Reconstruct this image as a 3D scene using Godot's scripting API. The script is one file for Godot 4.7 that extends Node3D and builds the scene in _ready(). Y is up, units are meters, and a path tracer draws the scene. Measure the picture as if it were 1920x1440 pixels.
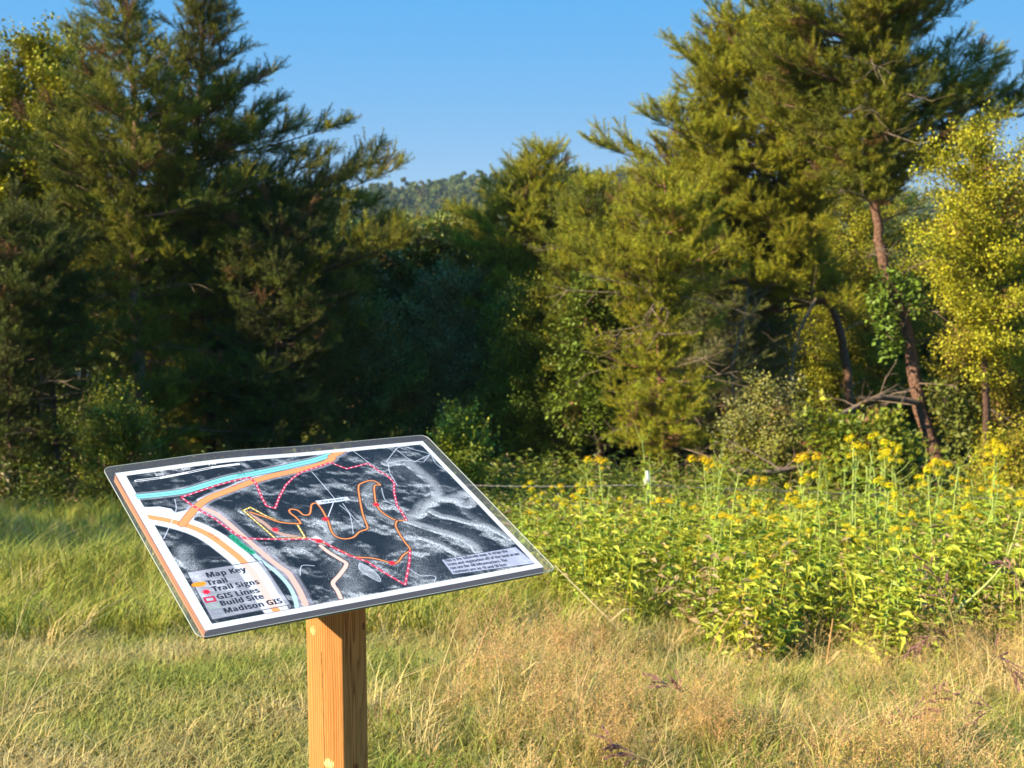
extends Node3D

# ---------------------------------------------------------------- camera data
const EYE := Vector3(0, 1.6, 0)
const FOCAL := 2300.0                       # in pixels of a 1920 x 1440 picture
const PITCH := -0.11900                     # radians, looking a little down
# the sign's board, measured from the camera: corner, width, height and axes
const BOARD_W := 0.6972
const BOARD_H := 0.5050

var rng := RandomNumberGenerator.new()
var used := {}
var mats := {}
var needle_tuft: Mesh
var leaf_tuft: Mesh
var small_leaf_tuft: Mesh
var leaf_shapes: Array[Mesh] = []
var sprigs: Array[Mesh] = []


func _ready():
	rng.seed = 20240917
	make_view()
	make_materials()
	make_ground()
	make_far_wood()
	make_trees()
	make_shrubs()
	make_thicket()
	make_fence()
	make_grass()
	make_weeds()
	make_small_plants()
	make_sign()


func make_view():
	var cam := Camera3D.new()
	cam.name = "camera"
	add_child(cam)
	cam.position = EYE
	cam.rotation = Vector3(PITCH, 0, 0)
	var lens := CameraAttributesPhysical.new()
	lens.frustum_focal_length = 12.0 / (720.0 / FOCAL)
	lens.frustum_focus_distance = 2.36
	lens.frustum_near = 0.05
	lens.frustum_far = 4000.0
	lens.exposure_aperture = LENS_STOP
	cam.attributes = lens
	cam.near = 0.05
	cam.far = 4000.0
	cam.current = true
	var sky := ProceduralSkyMaterial.new()
	sky.sky_top_color = Color(0.15, 0.475, 0.69)
	sky.sky_horizon_color = Color(0.50, 0.595, 0.665)
	sky.sky_curve = 0.08
	sky.ground_bottom_color = Color(0.20, 0.21, 0.13)
	sky.ground_horizon_color = Color(0.45, 0.50, 0.45)
	sky.sun_angle_max = 1.0
	sky.sky_energy_multiplier = 0.95
	var e := Environment.new()
	e.background_mode = Environment.BG_SKY
	e.sky = Sky.new()
	e.sky.sky_material = sky
	e.tonemap_mode = Environment.TONE_MAPPER_LINEAR
	e.tonemap_exposure = 2.4
	e.sdfgi_enabled = true
	e.ssao_enabled = true
	e.ssil_enabled = true
	e.fog_enabled = FOG > 0.0
	e.fog_density = FOG
	e.fog_light_color = Color(0.74, 0.83, 0.95)
	var we := WorldEnvironment.new()
	we.name = "environment"
	we.environment = e
	add_child(we)
	var sun := DirectionalLight3D.new()
	sun.name = "sun"
	sun.light_energy = 1.6
	sun.light_color = Color(1.0, 0.93, 0.80)
	sun.light_angular_distance = 0.5
	sun.shadow_enabled = true
	add_child(sun)
	var az := deg_to_rad(-67.0)
	var el := deg_to_rad(32.0)
	var to_sun := Vector3(sin(az) * cos(el), sin(el), cos(az) * cos(el))
	sun.look_at_from_position(to_sun * 30.0, Vector3.ZERO, Vector3.UP)


const LENS_STOP := 8.5
const FOG := 0.00018


# ---------------------------------------------------------------- places
func ray(px: float, py: float) -> Vector3:
	return Basis(Vector3.RIGHT, PITCH) * Vector3((px - 960.0) / FOCAL, -(py - 720.0) / FOCAL, -1.0)


func at(px: float, py: float, d: float) -> Vector3:      # the point that many metres ahead on a line of sight
	var r := ray(px, py)
	return EYE + r * (d / -r.z)


func ground_y(x: float, z: float) -> float:
	var d := -z
	var h := 0.0
	if d > 2.5:
		var t := d - 2.5
		h = -0.165 * t * t / (t + 0.6)
	if d > 23.0:
		h -= 0.28 * (minf(d, 170.0) - 23.0)
	if d > 150.0:
		var far_x := x - 40.0
		var crest := 84.0 - far_x * far_x * 0.00006 + 5.0 * sin(x * 0.021 + 1.0)
		h = maxf(h, -64.0 + 0.0) if d > 170.0 else h
		h += smoothstep(170.0, 640.0, d) * crest
		if d > 640.0:
			h -= (d - 640.0) * 0.10
	h += 0.03 * sin(x * 1.7 + z * 0.6) + 0.025 * sin(z * 2.3 - x * 0.9)
	return h


func on_ground(px: float, py: float) -> Vector3:
	var r := ray(px, py)
	var t := 2.0
	while t < 60.0:
		var p := EYE + r * t
		if p.y <= ground_y(p.x, p.z):
			return Vector3(p.x, ground_y(p.x, p.z), p.z)
		t += 0.02
	return EYE + r * t


# ---------------------------------------------------------------- naming
func numbered(called: String) -> String:
	if not used.has(called):
		used[called] = 0
		return called
	used[called] += 1
	return "%s_%03d" % [called, used[called]]


func tag(o: Node, label: String, category: String, group := "", kind := "") -> Node:
	if label:
		o.set_meta("label", label)
	if category:
		o.set_meta("category", category)
	if group:
		o.set_meta("group", group)
	if kind:
		o.set_meta("kind", kind)
	return o


func thing(called: String, label: String, category: String, where: Vector3, group := "") -> Node3D:
	var o := Node3D.new()
	o.name = numbered(called)
	add_child(o)
	o.position = where
	tag(o, label, category, group)
	return o


func part(called: String, m: Mesh, parent: Node, mat: Material = null) -> MeshInstance3D:
	var o := MeshInstance3D.new()
	o.name = numbered(called) if parent == self else called
	o.mesh = m
	if mat:
		o.material_override = mat
	parent.add_child(o, true)
	return o


func many(called: String, m: Mesh, buf: PackedFloat32Array, parent: Node, mat: Material) -> MultiMeshInstance3D:
	var mm := MultiMesh.new()
	mm.transform_format = MultiMesh.TRANSFORM_3D
	mm.use_colors = true
	mm.mesh = m
	mm.instance_count = buf.size() / 16
	mm.buffer = buf
	var o := MultiMeshInstance3D.new()
	o.name = numbered(called) if parent == self else called
	o.multimesh = mm
	o.material_override = mat
	parent.add_child(o, true)
	o.set_meta("kind", "stuff")
	return o


func put(buf: PackedFloat32Array, b: Basis, p: Vector3, c: Color) -> void:
	var i := buf.size()
	buf.resize(i + 16)
	buf[i] = b.x.x
	buf[i + 1] = b.y.x
	buf[i + 2] = b.z.x
	buf[i + 3] = p.x
	buf[i + 4] = b.x.y
	buf[i + 5] = b.y.y
	buf[i + 6] = b.z.y
	buf[i + 7] = p.y
	buf[i + 8] = b.x.z
	buf[i + 9] = b.y.z
	buf[i + 10] = b.z.z
	buf[i + 11] = p.z
	buf[i + 12] = c.r * 1.3          # the meshes' own shades stay under one
	buf[i + 13] = c.g * 1.3
	buf[i + 14] = c.b * 1.3
	buf[i + 15] = 1.0


# ---------------------------------------------------------------- shapes
class Geo:
	var v := PackedVector3Array()
	var n := PackedVector3Array()
	var t := PackedVector2Array()
	var c := PackedColorArray()
	var i := PackedInt32Array()

	func tube(pts: PackedVector3Array, rad: PackedFloat32Array, sides: int, col := Color.WHITE, wob := 0.0, capped := false) -> void:
		var count := pts.size()
		var side := Vector3.RIGHT
		var along := 0.0
		var first := v.size()
		for k in count:
			var dir := (pts[mini(k + 1, count - 1)] - pts[maxi(k - 1, 0)]).normalized()
			if k == 0:
				side = dir.cross(Vector3(0.31, 0.2, 0.93))
				if side.length() < 0.05:
					side = dir.cross(Vector3.UP)
			side = (side - dir * side.dot(dir)).normalized()
			var over := dir.cross(side)
			if k > 0:
				along += pts[k].distance_to(pts[k - 1])
			for s in sides + 1:
				var a := TAU * s / sides
				var o := side * cos(a) + over * sin(a)
				var r := rad[k]
				if wob > 0.0:
					r *= 1.0 + wob * sin(a * 3.0 + k * 1.7) * 0.6 + wob * sin(a * 5.0 + along * 7.0) * 0.5
				v.append(pts[k] + o * r)
				n.append(o)
				t.append(Vector2(float(s) / sides, along))
				c.append(col)
		for k in count - 1:
			for s in sides:
				var a := first + k * (sides + 1) + s
				var b := a + sides + 1
				i.append_array([a, b, b + 1, a, b + 1, a + 1])
		if capped:
			var m := v.size()
			var dir := (pts[count - 1] - pts[count - 2]).normalized()
			v.append(pts[count - 1] + dir * rad[count - 1] * 0.4)
			n.append(dir)
			t.append(Vector2(0.5, along))
			c.append(col)
			for s in sides:
				var a := first + (count - 1) * (sides + 1) + s
				i.append_array([a, m, a + 1])

	func tri(a: Vector3, b: Vector3, d: Vector3, col := Color.WHITE) -> void:
		var m := v.size()
		v.append_array([a, b, d])
		var nn := (d - a).cross(b - a).normalized()
		n.append_array([nn, nn, nn])
		t.append_array([Vector2.ZERO, Vector2.ZERO, Vector2.ZERO])
		c.append_array([col, col, col])
		i.append_array([m, m + 1, m + 2])

	func quad(a: Vector3, b: Vector3, d: Vector3, e: Vector3, ua := Vector2(0, 0), ub := Vector2(0, 1), ud := Vector2(1, 1), ue := Vector2(1, 0), col := Color.WHITE) -> void:
		var m := v.size()
		v.append_array([a, b, d, e])
		var nn := (d - a).cross(b - a).normalized()
		n.append_array([nn, nn, nn, nn])
		t.append_array([ua, ub, ud, ue])
		c.append_array([col, col, col, col])
		i.append_array([m, m + 1, m + 2, m, m + 2, m + 3])

	func mesh() -> ArrayMesh:
		var a := []
		a.resize(Mesh.ARRAY_MAX)
		a[Mesh.ARRAY_VERTEX] = v
		a[Mesh.ARRAY_NORMAL] = n
		a[Mesh.ARRAY_TEX_UV] = t
		a[Mesh.ARRAY_COLOR] = c
		a[Mesh.ARRAY_INDEX] = i
		var m := ArrayMesh.new()
		m.add_surface_from_arrays(Mesh.PRIMITIVE_TRIANGLES, a)
		return m


func rnd(a: float, b: float) -> float:
	return rng.randf_range(a, b)


func along_axis(dir: Vector3, roll: float, s: float) -> Basis:     # a basis whose y runs along dir
	var y := dir.normalized()
	var x := y.cross(Vector3(0.21, 0.37, 0.9))
	if x.length() < 0.05:
		x = y.cross(Vector3.RIGHT)
	x = x.normalized().rotated(y, roll)
	return Basis(x * s, y * s, x.cross(y) * s)


func soft_color(a: Color, b: Color, t: float) -> Color:
	return Color(lerpf(a.r, b.r, t), lerpf(a.g, b.g, t), lerpf(a.b, b.b, t))


# ---------------------------------------------------------------- materials
func noise_tex(freq: float, low: Color, high: Color, size := 256, octaves := 4, seed_ := 1, mid := Color(-1, 0, 0)) -> NoiseTexture2D:
	var f := FastNoiseLite.new()
	f.seed = seed_
	f.frequency = freq
	f.fractal_octaves = octaves
	var g := Gradient.new()
	g.set_color(0, low)
	g.set_color(1, high)
	if mid.r >= 0.0:
		g.add_point(0.5, mid)
	var t := NoiseTexture2D.new()
	t.width = size
	t.height = size
	t.seamless = true
	t.noise = f
	t.color_ramp = g
	return t


func plain(rough: float, back := 0.0, tint := Color.WHITE) -> StandardMaterial3D:
	var m := StandardMaterial3D.new()
	m.albedo_color = tint
	m.roughness = rough
	m.vertex_color_use_as_albedo = true
	m.metallic_specular = 0.35
	m.cull_mode = BaseMaterial3D.CULL_DISABLED
	if back > 0.0:
		m.backlight_enabled = true
		m.backlight = Color(back, back * 0.95, back * 0.45)
	return m


func make_materials():
	mats.needle = plain(0.55, 0.45)
	mats.leaf = plain(0.5, 0.6)
	mats.grass = plain(0.6, 0.6)
	mats.petal = plain(0.7, 0.5)
	mats.stem = plain(0.7)
	mats.bark = plain(0.9)
	mats.bark.albedo_texture = noise_tex(0.03, Color(0.45, 0.40, 0.38), Color(1, 0.96, 0.92), 256, 5, 4)
	mats.bark.uv1_scale = Vector3(3, 1.3, 1)
	mats.bark.normal_enabled = true
	var nt := noise_tex(0.05, Color.BLACK, Color.WHITE, 256, 4, 9)
	nt.color_ramp = null
	nt.as_normal_map = true
	nt.bump_strength = 14.0
	mats.bark.normal_texture = nt
	mats.soil = StandardMaterial3D.new()
	mats.soil.roughness = 1.0
	mats.soil.metallic_specular = 0.1
	mats.soil.albedo_texture = noise_tex(0.02, Color(0.27, 0.24, 0.12), Color(0.52, 0.46, 0.24), 512, 5, 12, Color(0.36, 0.37, 0.16))
	mats.soil.uv1_triplanar = true
	mats.soil.uv1_world_triplanar = true
	mats.soil.uv1_scale = Vector3(0.9, 0.9, 0.9)
	needle_tuft = make_needle_tuft()
	leaf_tuft = make_leaf_tuft(13, 0.075, 0.15, 5)
	small_leaf_tuft = make_leaf_tuft(16, 0.045, 0.13, 6)
	for k in 3:
		leaf_shapes.append(make_long_leaf(k))
		sprigs.append(make_sprig(81 + k))


func make_needle_tuft() -> Mesh:           # 16 cm of twig set round with needles
	var g := Geo.new()
	rng.seed = 41
	for k in 60:
		var y := rnd(-0.06, 0.21)
		var a := rnd(0, TAU)
		var up := rnd(0.25, 1.3)
		var d := Vector3(cos(a), up, sin(a)).normalized()
		var s := d.cross(Vector3(rnd(-1, 1), rnd(-1, 1), rnd(-1, 1))).normalized() * 0.0036
		var l := rnd(0.045, 0.08)
		var p := Vector3(0, y, 0)
		var shade := rnd(0.62, 0.89)
		g.tri(p - s, p + d * l, p + s, Color(shade, shade, shade))
	g.tube(PackedVector3Array([Vector3(0, -0.03, 0), Vector3(0, 0.15, 0)]), PackedFloat32Array([0.004, 0.003]), 3, Color(0.7, 0.55, 0.6))
	return g.mesh()


func make_leaf_tuft(count: int, size: float, spread: float, seed_: int) -> Mesh:
	var g := Geo.new()
	rng.seed = seed_
	for k in count:
		var p := Vector3(rnd(-1, 1), rnd(-0.7, 1), rnd(-1, 1))
		p = p.normalized() * spread * pow(rng.randf(), 0.5)
		var d := (p.normalized() * 0.7 + Vector3(rnd(-1, 1), rnd(-0.9, 0.4), rnd(-1, 1))).normalized()
		var s := d.cross(Vector3(rnd(-0.5, 0.5), 1, rnd(-0.5, 0.5))).normalized()
		var up := s.cross(d)
		var l := size * rnd(0.7, 1.25)
		var w := l * 0.33
		var shade := rnd(0.57, 0.95)
		var c := Color(shade, shade, shade)
		var m := p + d * l * 0.5 - up * l * 0.06
		g.tri(p, p + d * l * 0.42 + s * w, p + d * l, c)
		g.tri(p, p + d * l, p + d * l * 0.42 - s * w + up * l * 0.1, c)
	return g.mesh()


func make_long_leaf(k: int) -> Mesh:       # a lance-shaped leaf one unit long along z, folded on its midrib and drooping
	var g := Geo.new()
	var droop: float = [0.15, 0.4, 0.75][k]
	var rows := 5
	var mid := PackedVector3Array()
	var wid := PackedFloat32Array()
	for r in rows + 1:
		var t := float(r) / rows
		mid.append(Vector3(0, -droop * t * t * 0.6 + 0.12 * t, t * (1.0 - 0.25 * droop * t)))
		wid.append(0.135 * pow(sin(PI * pow(t, 0.72)), 0.9) if r > 0 and r < rows else 0.006)
	for r in rows:
		for s in [-1.0, 1.0]:
			var a := mid[r]
			var b := mid[r + 1]
			var ao := a + Vector3(s * wid[r], wid[r] * 0.35, 0)
			var bo := b + Vector3(s * wid[r + 1], wid[r + 1] * 0.35, 0)
			if s > 0:
				g.quad(a, b, bo, ao)
			else:
				g.quad(ao, bo, b, a)
	return g.mesh()


func make_sprig(seed_: int) -> Mesh:       # a small leafy weed: one or two stems set with narrow leaves
	var g := Geo.new()
	rng.seed = seed_
	for q in 2:
		var foot := Vector3(rnd(-0.05, 0.05), -0.02, rnd(-0.05, 0.05))
		var tip := foot + Vector3(rnd(-0.09, 0.09), rnd(0.34, 0.52), rnd(-0.09, 0.09))
		var side := Vector3(rnd(-1, 1), 0, rnd(-1, 1)).normalized() * 0.0028
		g.quad(foot - side, tip - side * 0.4, tip + side * 0.4, foot + side, Vector2.ZERO, Vector2.ZERO, Vector2.ZERO, Vector2.ZERO, Color(0.9, 0.8, 0.6))
		for k in 13:
			var t := lerpf(0.12, 1.0, k / 12.0)
			var p := foot.lerp(tip, t)
			var a := k * 2.4 + rnd(-0.5, 0.5)
			var out := Vector3(cos(a), rnd(-0.15, 0.75), sin(a)).normalized()
			var l := rnd(0.06, 0.115) * (1.15 - 0.5 * t)
			var s := out.cross(Vector3.UP).normalized() * l * rnd(0.13, 0.2)
			var m := p + out * l * 0.45
			var e := p + out * l + Vector3(0, -l * rnd(0.1, 0.45), 0)
			var sh := rnd(0.5, 0.95)
			var c := Color(sh, sh, sh)
			g.tri(p, m + s, e, c)
			g.tri(p, e, m - s + Vector3(0, 0.006, 0), c)
	return g.mesh()


# ---------------------------------------------------------------- ground and far hillside
func make_ground():
	var g := Geo.new()
	var rings := PackedFloat32Array([0.0])
	var r := 0.6
	while r < 1500.0:
		rings.append(r)
		r *= 1.075 if r > 2.0 else 1.25
	rings.append(1500.0)
	var spokes := 128
	for k in rings.size():
		for s in spokes + 1:
			var a := TAU * s / spokes
			var x := sin(a) * rings[k]
			var z := -cos(a) * rings[k]
			var h := 0.5
			var e := 0.05 + rings[k] * 0.01
			var nx := ground_y(x + e, z) - ground_y(x - e, z)
			var nz := ground_y(x, z + e) - ground_y(x, z - e)
			g.v.append(Vector3(x, ground_y(x, z), z))
			g.n.append(Vector3(-nx, 2.0 * e, -nz).normalized())
			g.t.append(Vector2(x, z))
			g.c.append(Color.WHITE)
	for k in rings.size() - 1:
		for s in spokes:
			var a := k * (spokes + 1) + s
			var b := a + spokes + 1
			g.i.append_array([a, b, b + 1, a, b + 1, a + 1])
	var o := part("ground", g.mesh(), self, mats.soil)
	tag(o, "grassy ground that falls away from the sign towards the trees", "ground", "", "structure")


func make_far_tree(seed_: int, tall: float, wide: float) -> Mesh:
	var g := Geo.new()
	rng.seed = seed_
	g.tube(PackedVector3Array([Vector3(0, -1, 0), Vector3(0, tall * 0.6, 0)]), PackedFloat32Array([0.28, 0.15]), 5, Color(0.9, 0.7, 0.7))
	var lumps := []
	for k in 9:
		var a := rnd(0, TAU)
		var q := rng.randf()
		lumps.append([Vector3(cos(a) * wide * rnd(0.1, 0.62), tall * lerpf(0.36, 0.88, q), sin(a) * wide * rnd(0.1, 0.62)), wide * rnd(0.32, 0.55) * (1.1 - 0.45 * q)])
	for k in 620:
		var l = lumps[k % lumps.size()]
		var d := Vector3(rnd(-1, 1), rnd(-0.75, 1), rnd(-1, 1)).normalized()
		var p: Vector3 = l[0] + d * l[1] * rnd(0.75, 0.98)
		var nrm := (d + Vector3(rnd(-0.6, 0.6), rnd(-0.3, 0.7), rnd(-0.6, 0.6))).normalized()
		var s := nrm.cross(Vector3(rnd(-1, 1), 0.2, rnd(-1, 1))).normalized()
		var u := s.cross(nrm)
		var w := rnd(0.5, 1.0)
		var shade := rnd(0.54, 0.97)
		g.tri(p - s * w, p + u * w * 1.3, p + s * w * 0.9, Color(shade, shade, shade))
	return g.mesh()


func make_far_wood():
	# the wooded ridge beyond the valley: too many crowns to count
	var kinds := [make_far_tree(3, 15.0, 5.2), make_far_tree(8, 19.0, 4.6), make_far_tree(14, 13.0, 5.8)]
	rng.seed = 77
	var bufs := [PackedFloat32Array(), PackedFloat32Array(), PackedFloat32Array()]
	for n in 14000:
		var d := lerpf(300.0, 690.0, pow(rng.randf(), 0.8))
		var x := d * rnd(-1.0, 1.0)
		var y := ground_y(x, -d)
		var k := rng.randi() % 3
		var c := soft_color(Color(0.065, 0.11, 0.018), Color(0.14, 0.165, 0.026), rng.randf())
		if rng.randf() < 0.12:
			c = Color(0.12, 0.115, 0.03)
		var s := rnd(0.42, 0.72)
		put(bufs[k], Basis(Vector3.UP, rnd(0, TAU)).scaled(Vector3(s, s * rnd(0.85, 1.2), s)), Vector3(x, y, -d), c)
	var root := thing("distant_wood", "distant wooded ridge beyond the valley, seen in the gap between the pines", "woodland", Vector3.ZERO)
	root.set_meta("kind", "stuff")
	for k in 3:
		many("crown", kinds[k], bufs[k], root, mats.leaf)


# ---------------------------------------------------------------- trees
func env_at(env: Array, y: float) -> Vector2:
	if y <= env[0][0]:
		return Vector2(env[0][1], env[0][2])
	for k in env.size() - 1:
		if y <= env[k + 1][0]:
			var t: float = (y - env[k][0]) / (env[k + 1][0] - env[k][0])
			return Vector2(lerpf(env[k][1], env[k + 1][1], t), lerpf(env[k][2], env[k + 1][2], t))
	return Vector2(env[-1][1], env[-1][2])


func smooth_line(p: PackedVector3Array, steps: int) -> PackedVector3Array:
	var out := PackedVector3Array()
	for k in p.size() - 1:
		var a := p[maxi(k - 1, 0)]
		var d := p[mini(k + 2, p.size() - 1)]
		for s in steps:
			out.append(p[k].cubic_interpolate(p[k + 1], a, d, float(s) / steps))
	out.append(p[-1])
	return out


# o: depth, trunk [[px, py], ...] from the foot up, r (metres at the foot), env [[py, left, right], ...] from the top down (crown outline),
# leaf "needle" / "leaf" / "small", a and b (two foliage colours), n (branches), full (how leafy), rise, bark, bare (dead branches under the crown)
func tree(called: String, label: String, category: String, o: Dictionary, group := "") -> Node3D:
	rng.seed = hash(label)
	var d: float = o.depth
	var m_px := d / FOCAL
	var line := PackedVector3Array()
	for q in o.trunk:
		line.append(at(q[0], q[1], d + (q[2] if q.size() > 2 else 0.0)))
	var foot := Vector3(line[0].x, ground_y(line[0].x, line[0].z) - 0.1, line[0].z)
	if foot.y < line[0].y - 0.05:
		line.insert(0, foot)
	else:
		line[0] = foot
	foot.y += 0.1
	var root := thing(called, label, category, foot, group)
	for k in line.size():
		line[k] -= foot
	var path := smooth_line(line, 4)
	var rad := PackedFloat32Array()
	var r0: float = o.get("r", 0.1)
	for k in path.size():
		var t := float(k) / (path.size() - 1)
		rad.append(maxf(r0 * (1.0 - 0.82 * t) * (1.0 + 0.35 * exp(-t * 14.0)), 0.008))
		if k > 0 and k < path.size() - 1:
			path[k] += Vector3(rnd(-1, 1), 0, rnd(-1, 1)) * r0 * 0.22
	var bark: Color = o.get("bark", Color(0.26, 0.17, 0.13))
	var g := Geo.new()
	g.tube(path, rad, 10, bark, 0.12)
	part("trunk", g.mesh(), root, mats.bark)
	var wood := Geo.new()
	var buf := PackedFloat32Array()
	var env: Array = o.env
	var top: float = env[0][0]
	var low: float = env[-1][0]
	var kind: String = o.get("leaf", "needle")
	var ca: Color = o.a
	var cb: Color = o.b
	var count: int = o.get("n", 60)
	var full: float = o.get("full", 1.0)
	var deep: float = o.get("deep", 0.75)
	var az := rnd(0, TAU)
	for b in count:
		az += 2.399 + rnd(-0.35, 0.35)
		var q := (b + rng.randf()) / count
		var py := lerpf(top, low, q)
		var e := env_at(env, py)
		var hy := at(960, py, d).y - foot.y
		var ty := trunk_at(path, hy)
		m_px = d / -ray(960, py).z / FOCAL
		var mid_px := 960.0 + (ty.x + foot.x) / m_px
		var right := maxf((e.y - mid_px) * m_px, 0.12)
		var left := maxf((mid_px - e.x) * m_px, 0.12)
		var dep := (right + left) * 0.5 * deep
		var cx := cos(az)
		var cz := sin(az)
		var side := right if cx > 0.0 else left
		var reach := 1.0 / sqrt(pow(cx / side, 2.0) + pow(cz / dep, 2.0))
		reach *= rnd(0.50, 0.98) + (0.24 if rng.randf() < 0.25 else 0.0)
		if o.has("wild"):
			reach *= rnd(0.45, 1.25)
			hy += rnd(-0.25, 0.2)
		if o.has("gap") and cz > 0.15 and py > o.gap[0] and py < o.gap[1]:
			reach *= 0.3
		var out := Vector3(cx, 0, cz)
		var tip := ty + out * reach
		tip.y = hy
		var rise: float = o.get("rise", 0.28) * (1.25 - q) * rnd(0.6, 1.3)
		var sy := hy - rise * reach
		var start := trunk_at(path, sy)
		branch(wood, buf, start, tip, reach, q, kind, ca, cb, full, bark)
	for b in int(o.get("bare", 0)):
		var hy := rnd(0.06, 1.0) * (at(960, lerpf(low, top, 0.65), d).y - foot.y)
		var start := trunk_at(path, hy)
		var a := rnd(0, TAU)
		var l := rnd(0.5, 1.5)
		bare_branch(wood, start, start + Vector3(cos(a) * l, rnd(-0.3, 0.35) * l, sin(a) * l), 0.013, Color(0.50, 0.42, 0.34))
	part("branchwork", wood.mesh(), root, mats.bark)
	var shape := needle_tuft if kind == "needle" else leaf_tuft if kind == "leaf" else small_leaf_tuft
	many("crown", shape, buf, root, mats.needle if kind == "needle" else mats.leaf)
	return root


func trunk_at(path: PackedVector3Array, y: float) -> Vector3:
	if y <= path[0].y:
		return path[0]
	for k in path.size() - 1:
		if path[k + 1].y >= y:
			return path[k].lerp(path[k + 1], (y - path[k].y) / maxf(path[k + 1].y - path[k].y, 0.001))
	return path[-1]


func bare_branch(wood: Geo, a: Vector3, b: Vector3, r: float, col: Color):
	var l := a.distance_to(b)
	var mid := a.lerp(b, 0.5) + Vector3(rnd(-1, 1), rnd(-0.4, 1), rnd(-1, 1)) * l * 0.10
	var pts := smooth_line(PackedVector3Array([a, mid, b]), 3)
	var rad := PackedFloat32Array()
	for k in pts.size():
		rad.append(lerpf(r, r * 0.25, float(k) / (pts.size() - 1)))
	wood.tube(pts, rad, 5, col)
	for k in int(3 + l * 4):
		var p := pts[1 + rng.randi() % (pts.size() - 1)]
		var dir := ((b - a).normalized() + Vector3(rnd(-1, 1), rnd(-0.9, 0.8), rnd(-1, 1)) * 0.9).normalized()
		var tl := l * rnd(0.15, 0.4)
		wood.tube(PackedVector3Array([p, p + dir * tl * 0.5 + Vector3(0, rnd(-0.03, 0.03), 0), p + dir * tl]), PackedFloat32Array([r * 0.4, r * 0.3, r * 0.15]), 3, col)


func branch(wood: Geo, buf: PackedFloat32Array, a: Vector3, b: Vector3, len_: float, q: float, kind: String, ca: Color, cb: Color, full: float, bark: Color):
	var needle := kind == "needle"
	var l := a.distance_to(b)
	var dir := (b - a) / maxf(l, 0.01)
	var sag := -0.10 if needle else 0.06
	var mid := a.lerp(b, 0.5) + Vector3(rnd(-0.07, 0.07), sag * rnd(0.3, 1.3), rnd(-0.07, 0.07)) * l
	var pts := smooth_line(PackedVector3Array([a, mid, b]), 3)
	var r := 0.007 + 0.010 * l
	var rad := PackedFloat32Array()
	for k in pts.size():
		rad.append(lerpf(r, 0.004, float(k) / (pts.size() - 1)))
	wood.tube(pts, rad, 5, bark)
	var tone := clampf(rng.randf() * 0.8 + rnd(-0.1, 0.3), 0.0, 1.0)
	var n := int(3.0 + l / (0.17 if needle else 0.2))
	for k in n:
		var s := lerpf(0.22 if l > 0.8 else 0.05, 1.0, (k + rng.randf()) / n)
		var fk := s * (pts.size() - 1)
		var i0 := mini(int(fk), pts.size() - 2)
		var p := pts[i0].lerp(pts[i0 + 1], fk - i0)
		var turn := (1.0 if k % 2 == 0 else -1.0) * rnd(0.45, 1.15)
		var up := Vector3(rnd(-0.35, 0.35), 1, rnd(-0.35, 0.35)).normalized()
		var td := dir.rotated(up, turn)
		td = (td + Vector3(rnd(-0.15, 0.15), rnd(-0.3, 0.75), rnd(-0.15, 0.15))).normalized()
		var tl := clampf((0.30 + 0.75 * (1.0 - s)) * l * 0.42, 0.16, 0.95) * rnd(0.6, 1.2)
		if k == n - 1:
			td = (dir + Vector3(0, 0.3, 0)).normalized()
			p = pts[-1]
			tl = 0.2
		var e := p + td * tl + Vector3(0, tl * tl * 0.15, 0)
		wood.tube(PackedVector3Array([p, p.lerp(e, 0.5) + Vector3(0, -0.02 * tl, 0), e]), PackedFloat32Array([0.0055, 0.004, 0.0025]), 3, bark)
		var col := soft_color(ca, cb, clampf(tone + rnd(-0.3, 0.3), 0.0, 1.0))
		if rng.randf() < 0.035:
			col = Color(0.20, 0.11, 0.035)
		var step := (0.085 if needle else 0.125) / full
		var first := 0.04 if s > 0.5 else 0.25 * tl
		var w := first
		while w <= tl + 0.03:
			var pos := p.lerp(e, minf(w / tl, 1.0))
			var last := w + step > tl
			for twin in (4 if last else 3 if needle else 2):
				var shade := rnd(0.62, 1.3)
				var cc := Color(col.r * shade * rnd(0.88, 1.1), col.g * shade, col.b * shade * rnd(0.7, 1.6))
				if needle:
					var nd := (td + Vector3(rnd(-0.8, 0.8), rnd(-0.25, 1.1), rnd(-0.8, 0.8))).normalized()
					put(buf, along_axis(nd, rnd(0, TAU), rnd(0.6, 1.05)), pos + nd * rnd(0.0, 0.14), cc)
				elif twin < 3:
					var off := Vector3(rnd(-1, 1), rnd(-1, 1), rnd(-1, 1)) * 0.10
					put(buf, along_axis(Vector3(rnd(-0.5, 0.5), 1, rnd(-0.5, 0.5)), rnd(0, TAU), rnd(0.75, 1.25)), pos + off, cc)
			w += step * rnd(0.7, 1.4)


const OLIVE := Color(0.27, 0.26, 0.014)
const PINE := Color(0.125, 0.150, 0.016)
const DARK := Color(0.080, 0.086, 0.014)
const SPRING := Color(0.36, 0.36, 0.020)
const GOLD := Color(0.46, 0.43, 0.025)
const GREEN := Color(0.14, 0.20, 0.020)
const SAGE := Color(0.27, 0.265, 0.09)  # raised to lighten middle foliage that gets no sun
const PALE_BARK := Color(0.58, 0.40, 0.28)
const RED_BARK := Color(0.52, 0.29, 0.20)


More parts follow.
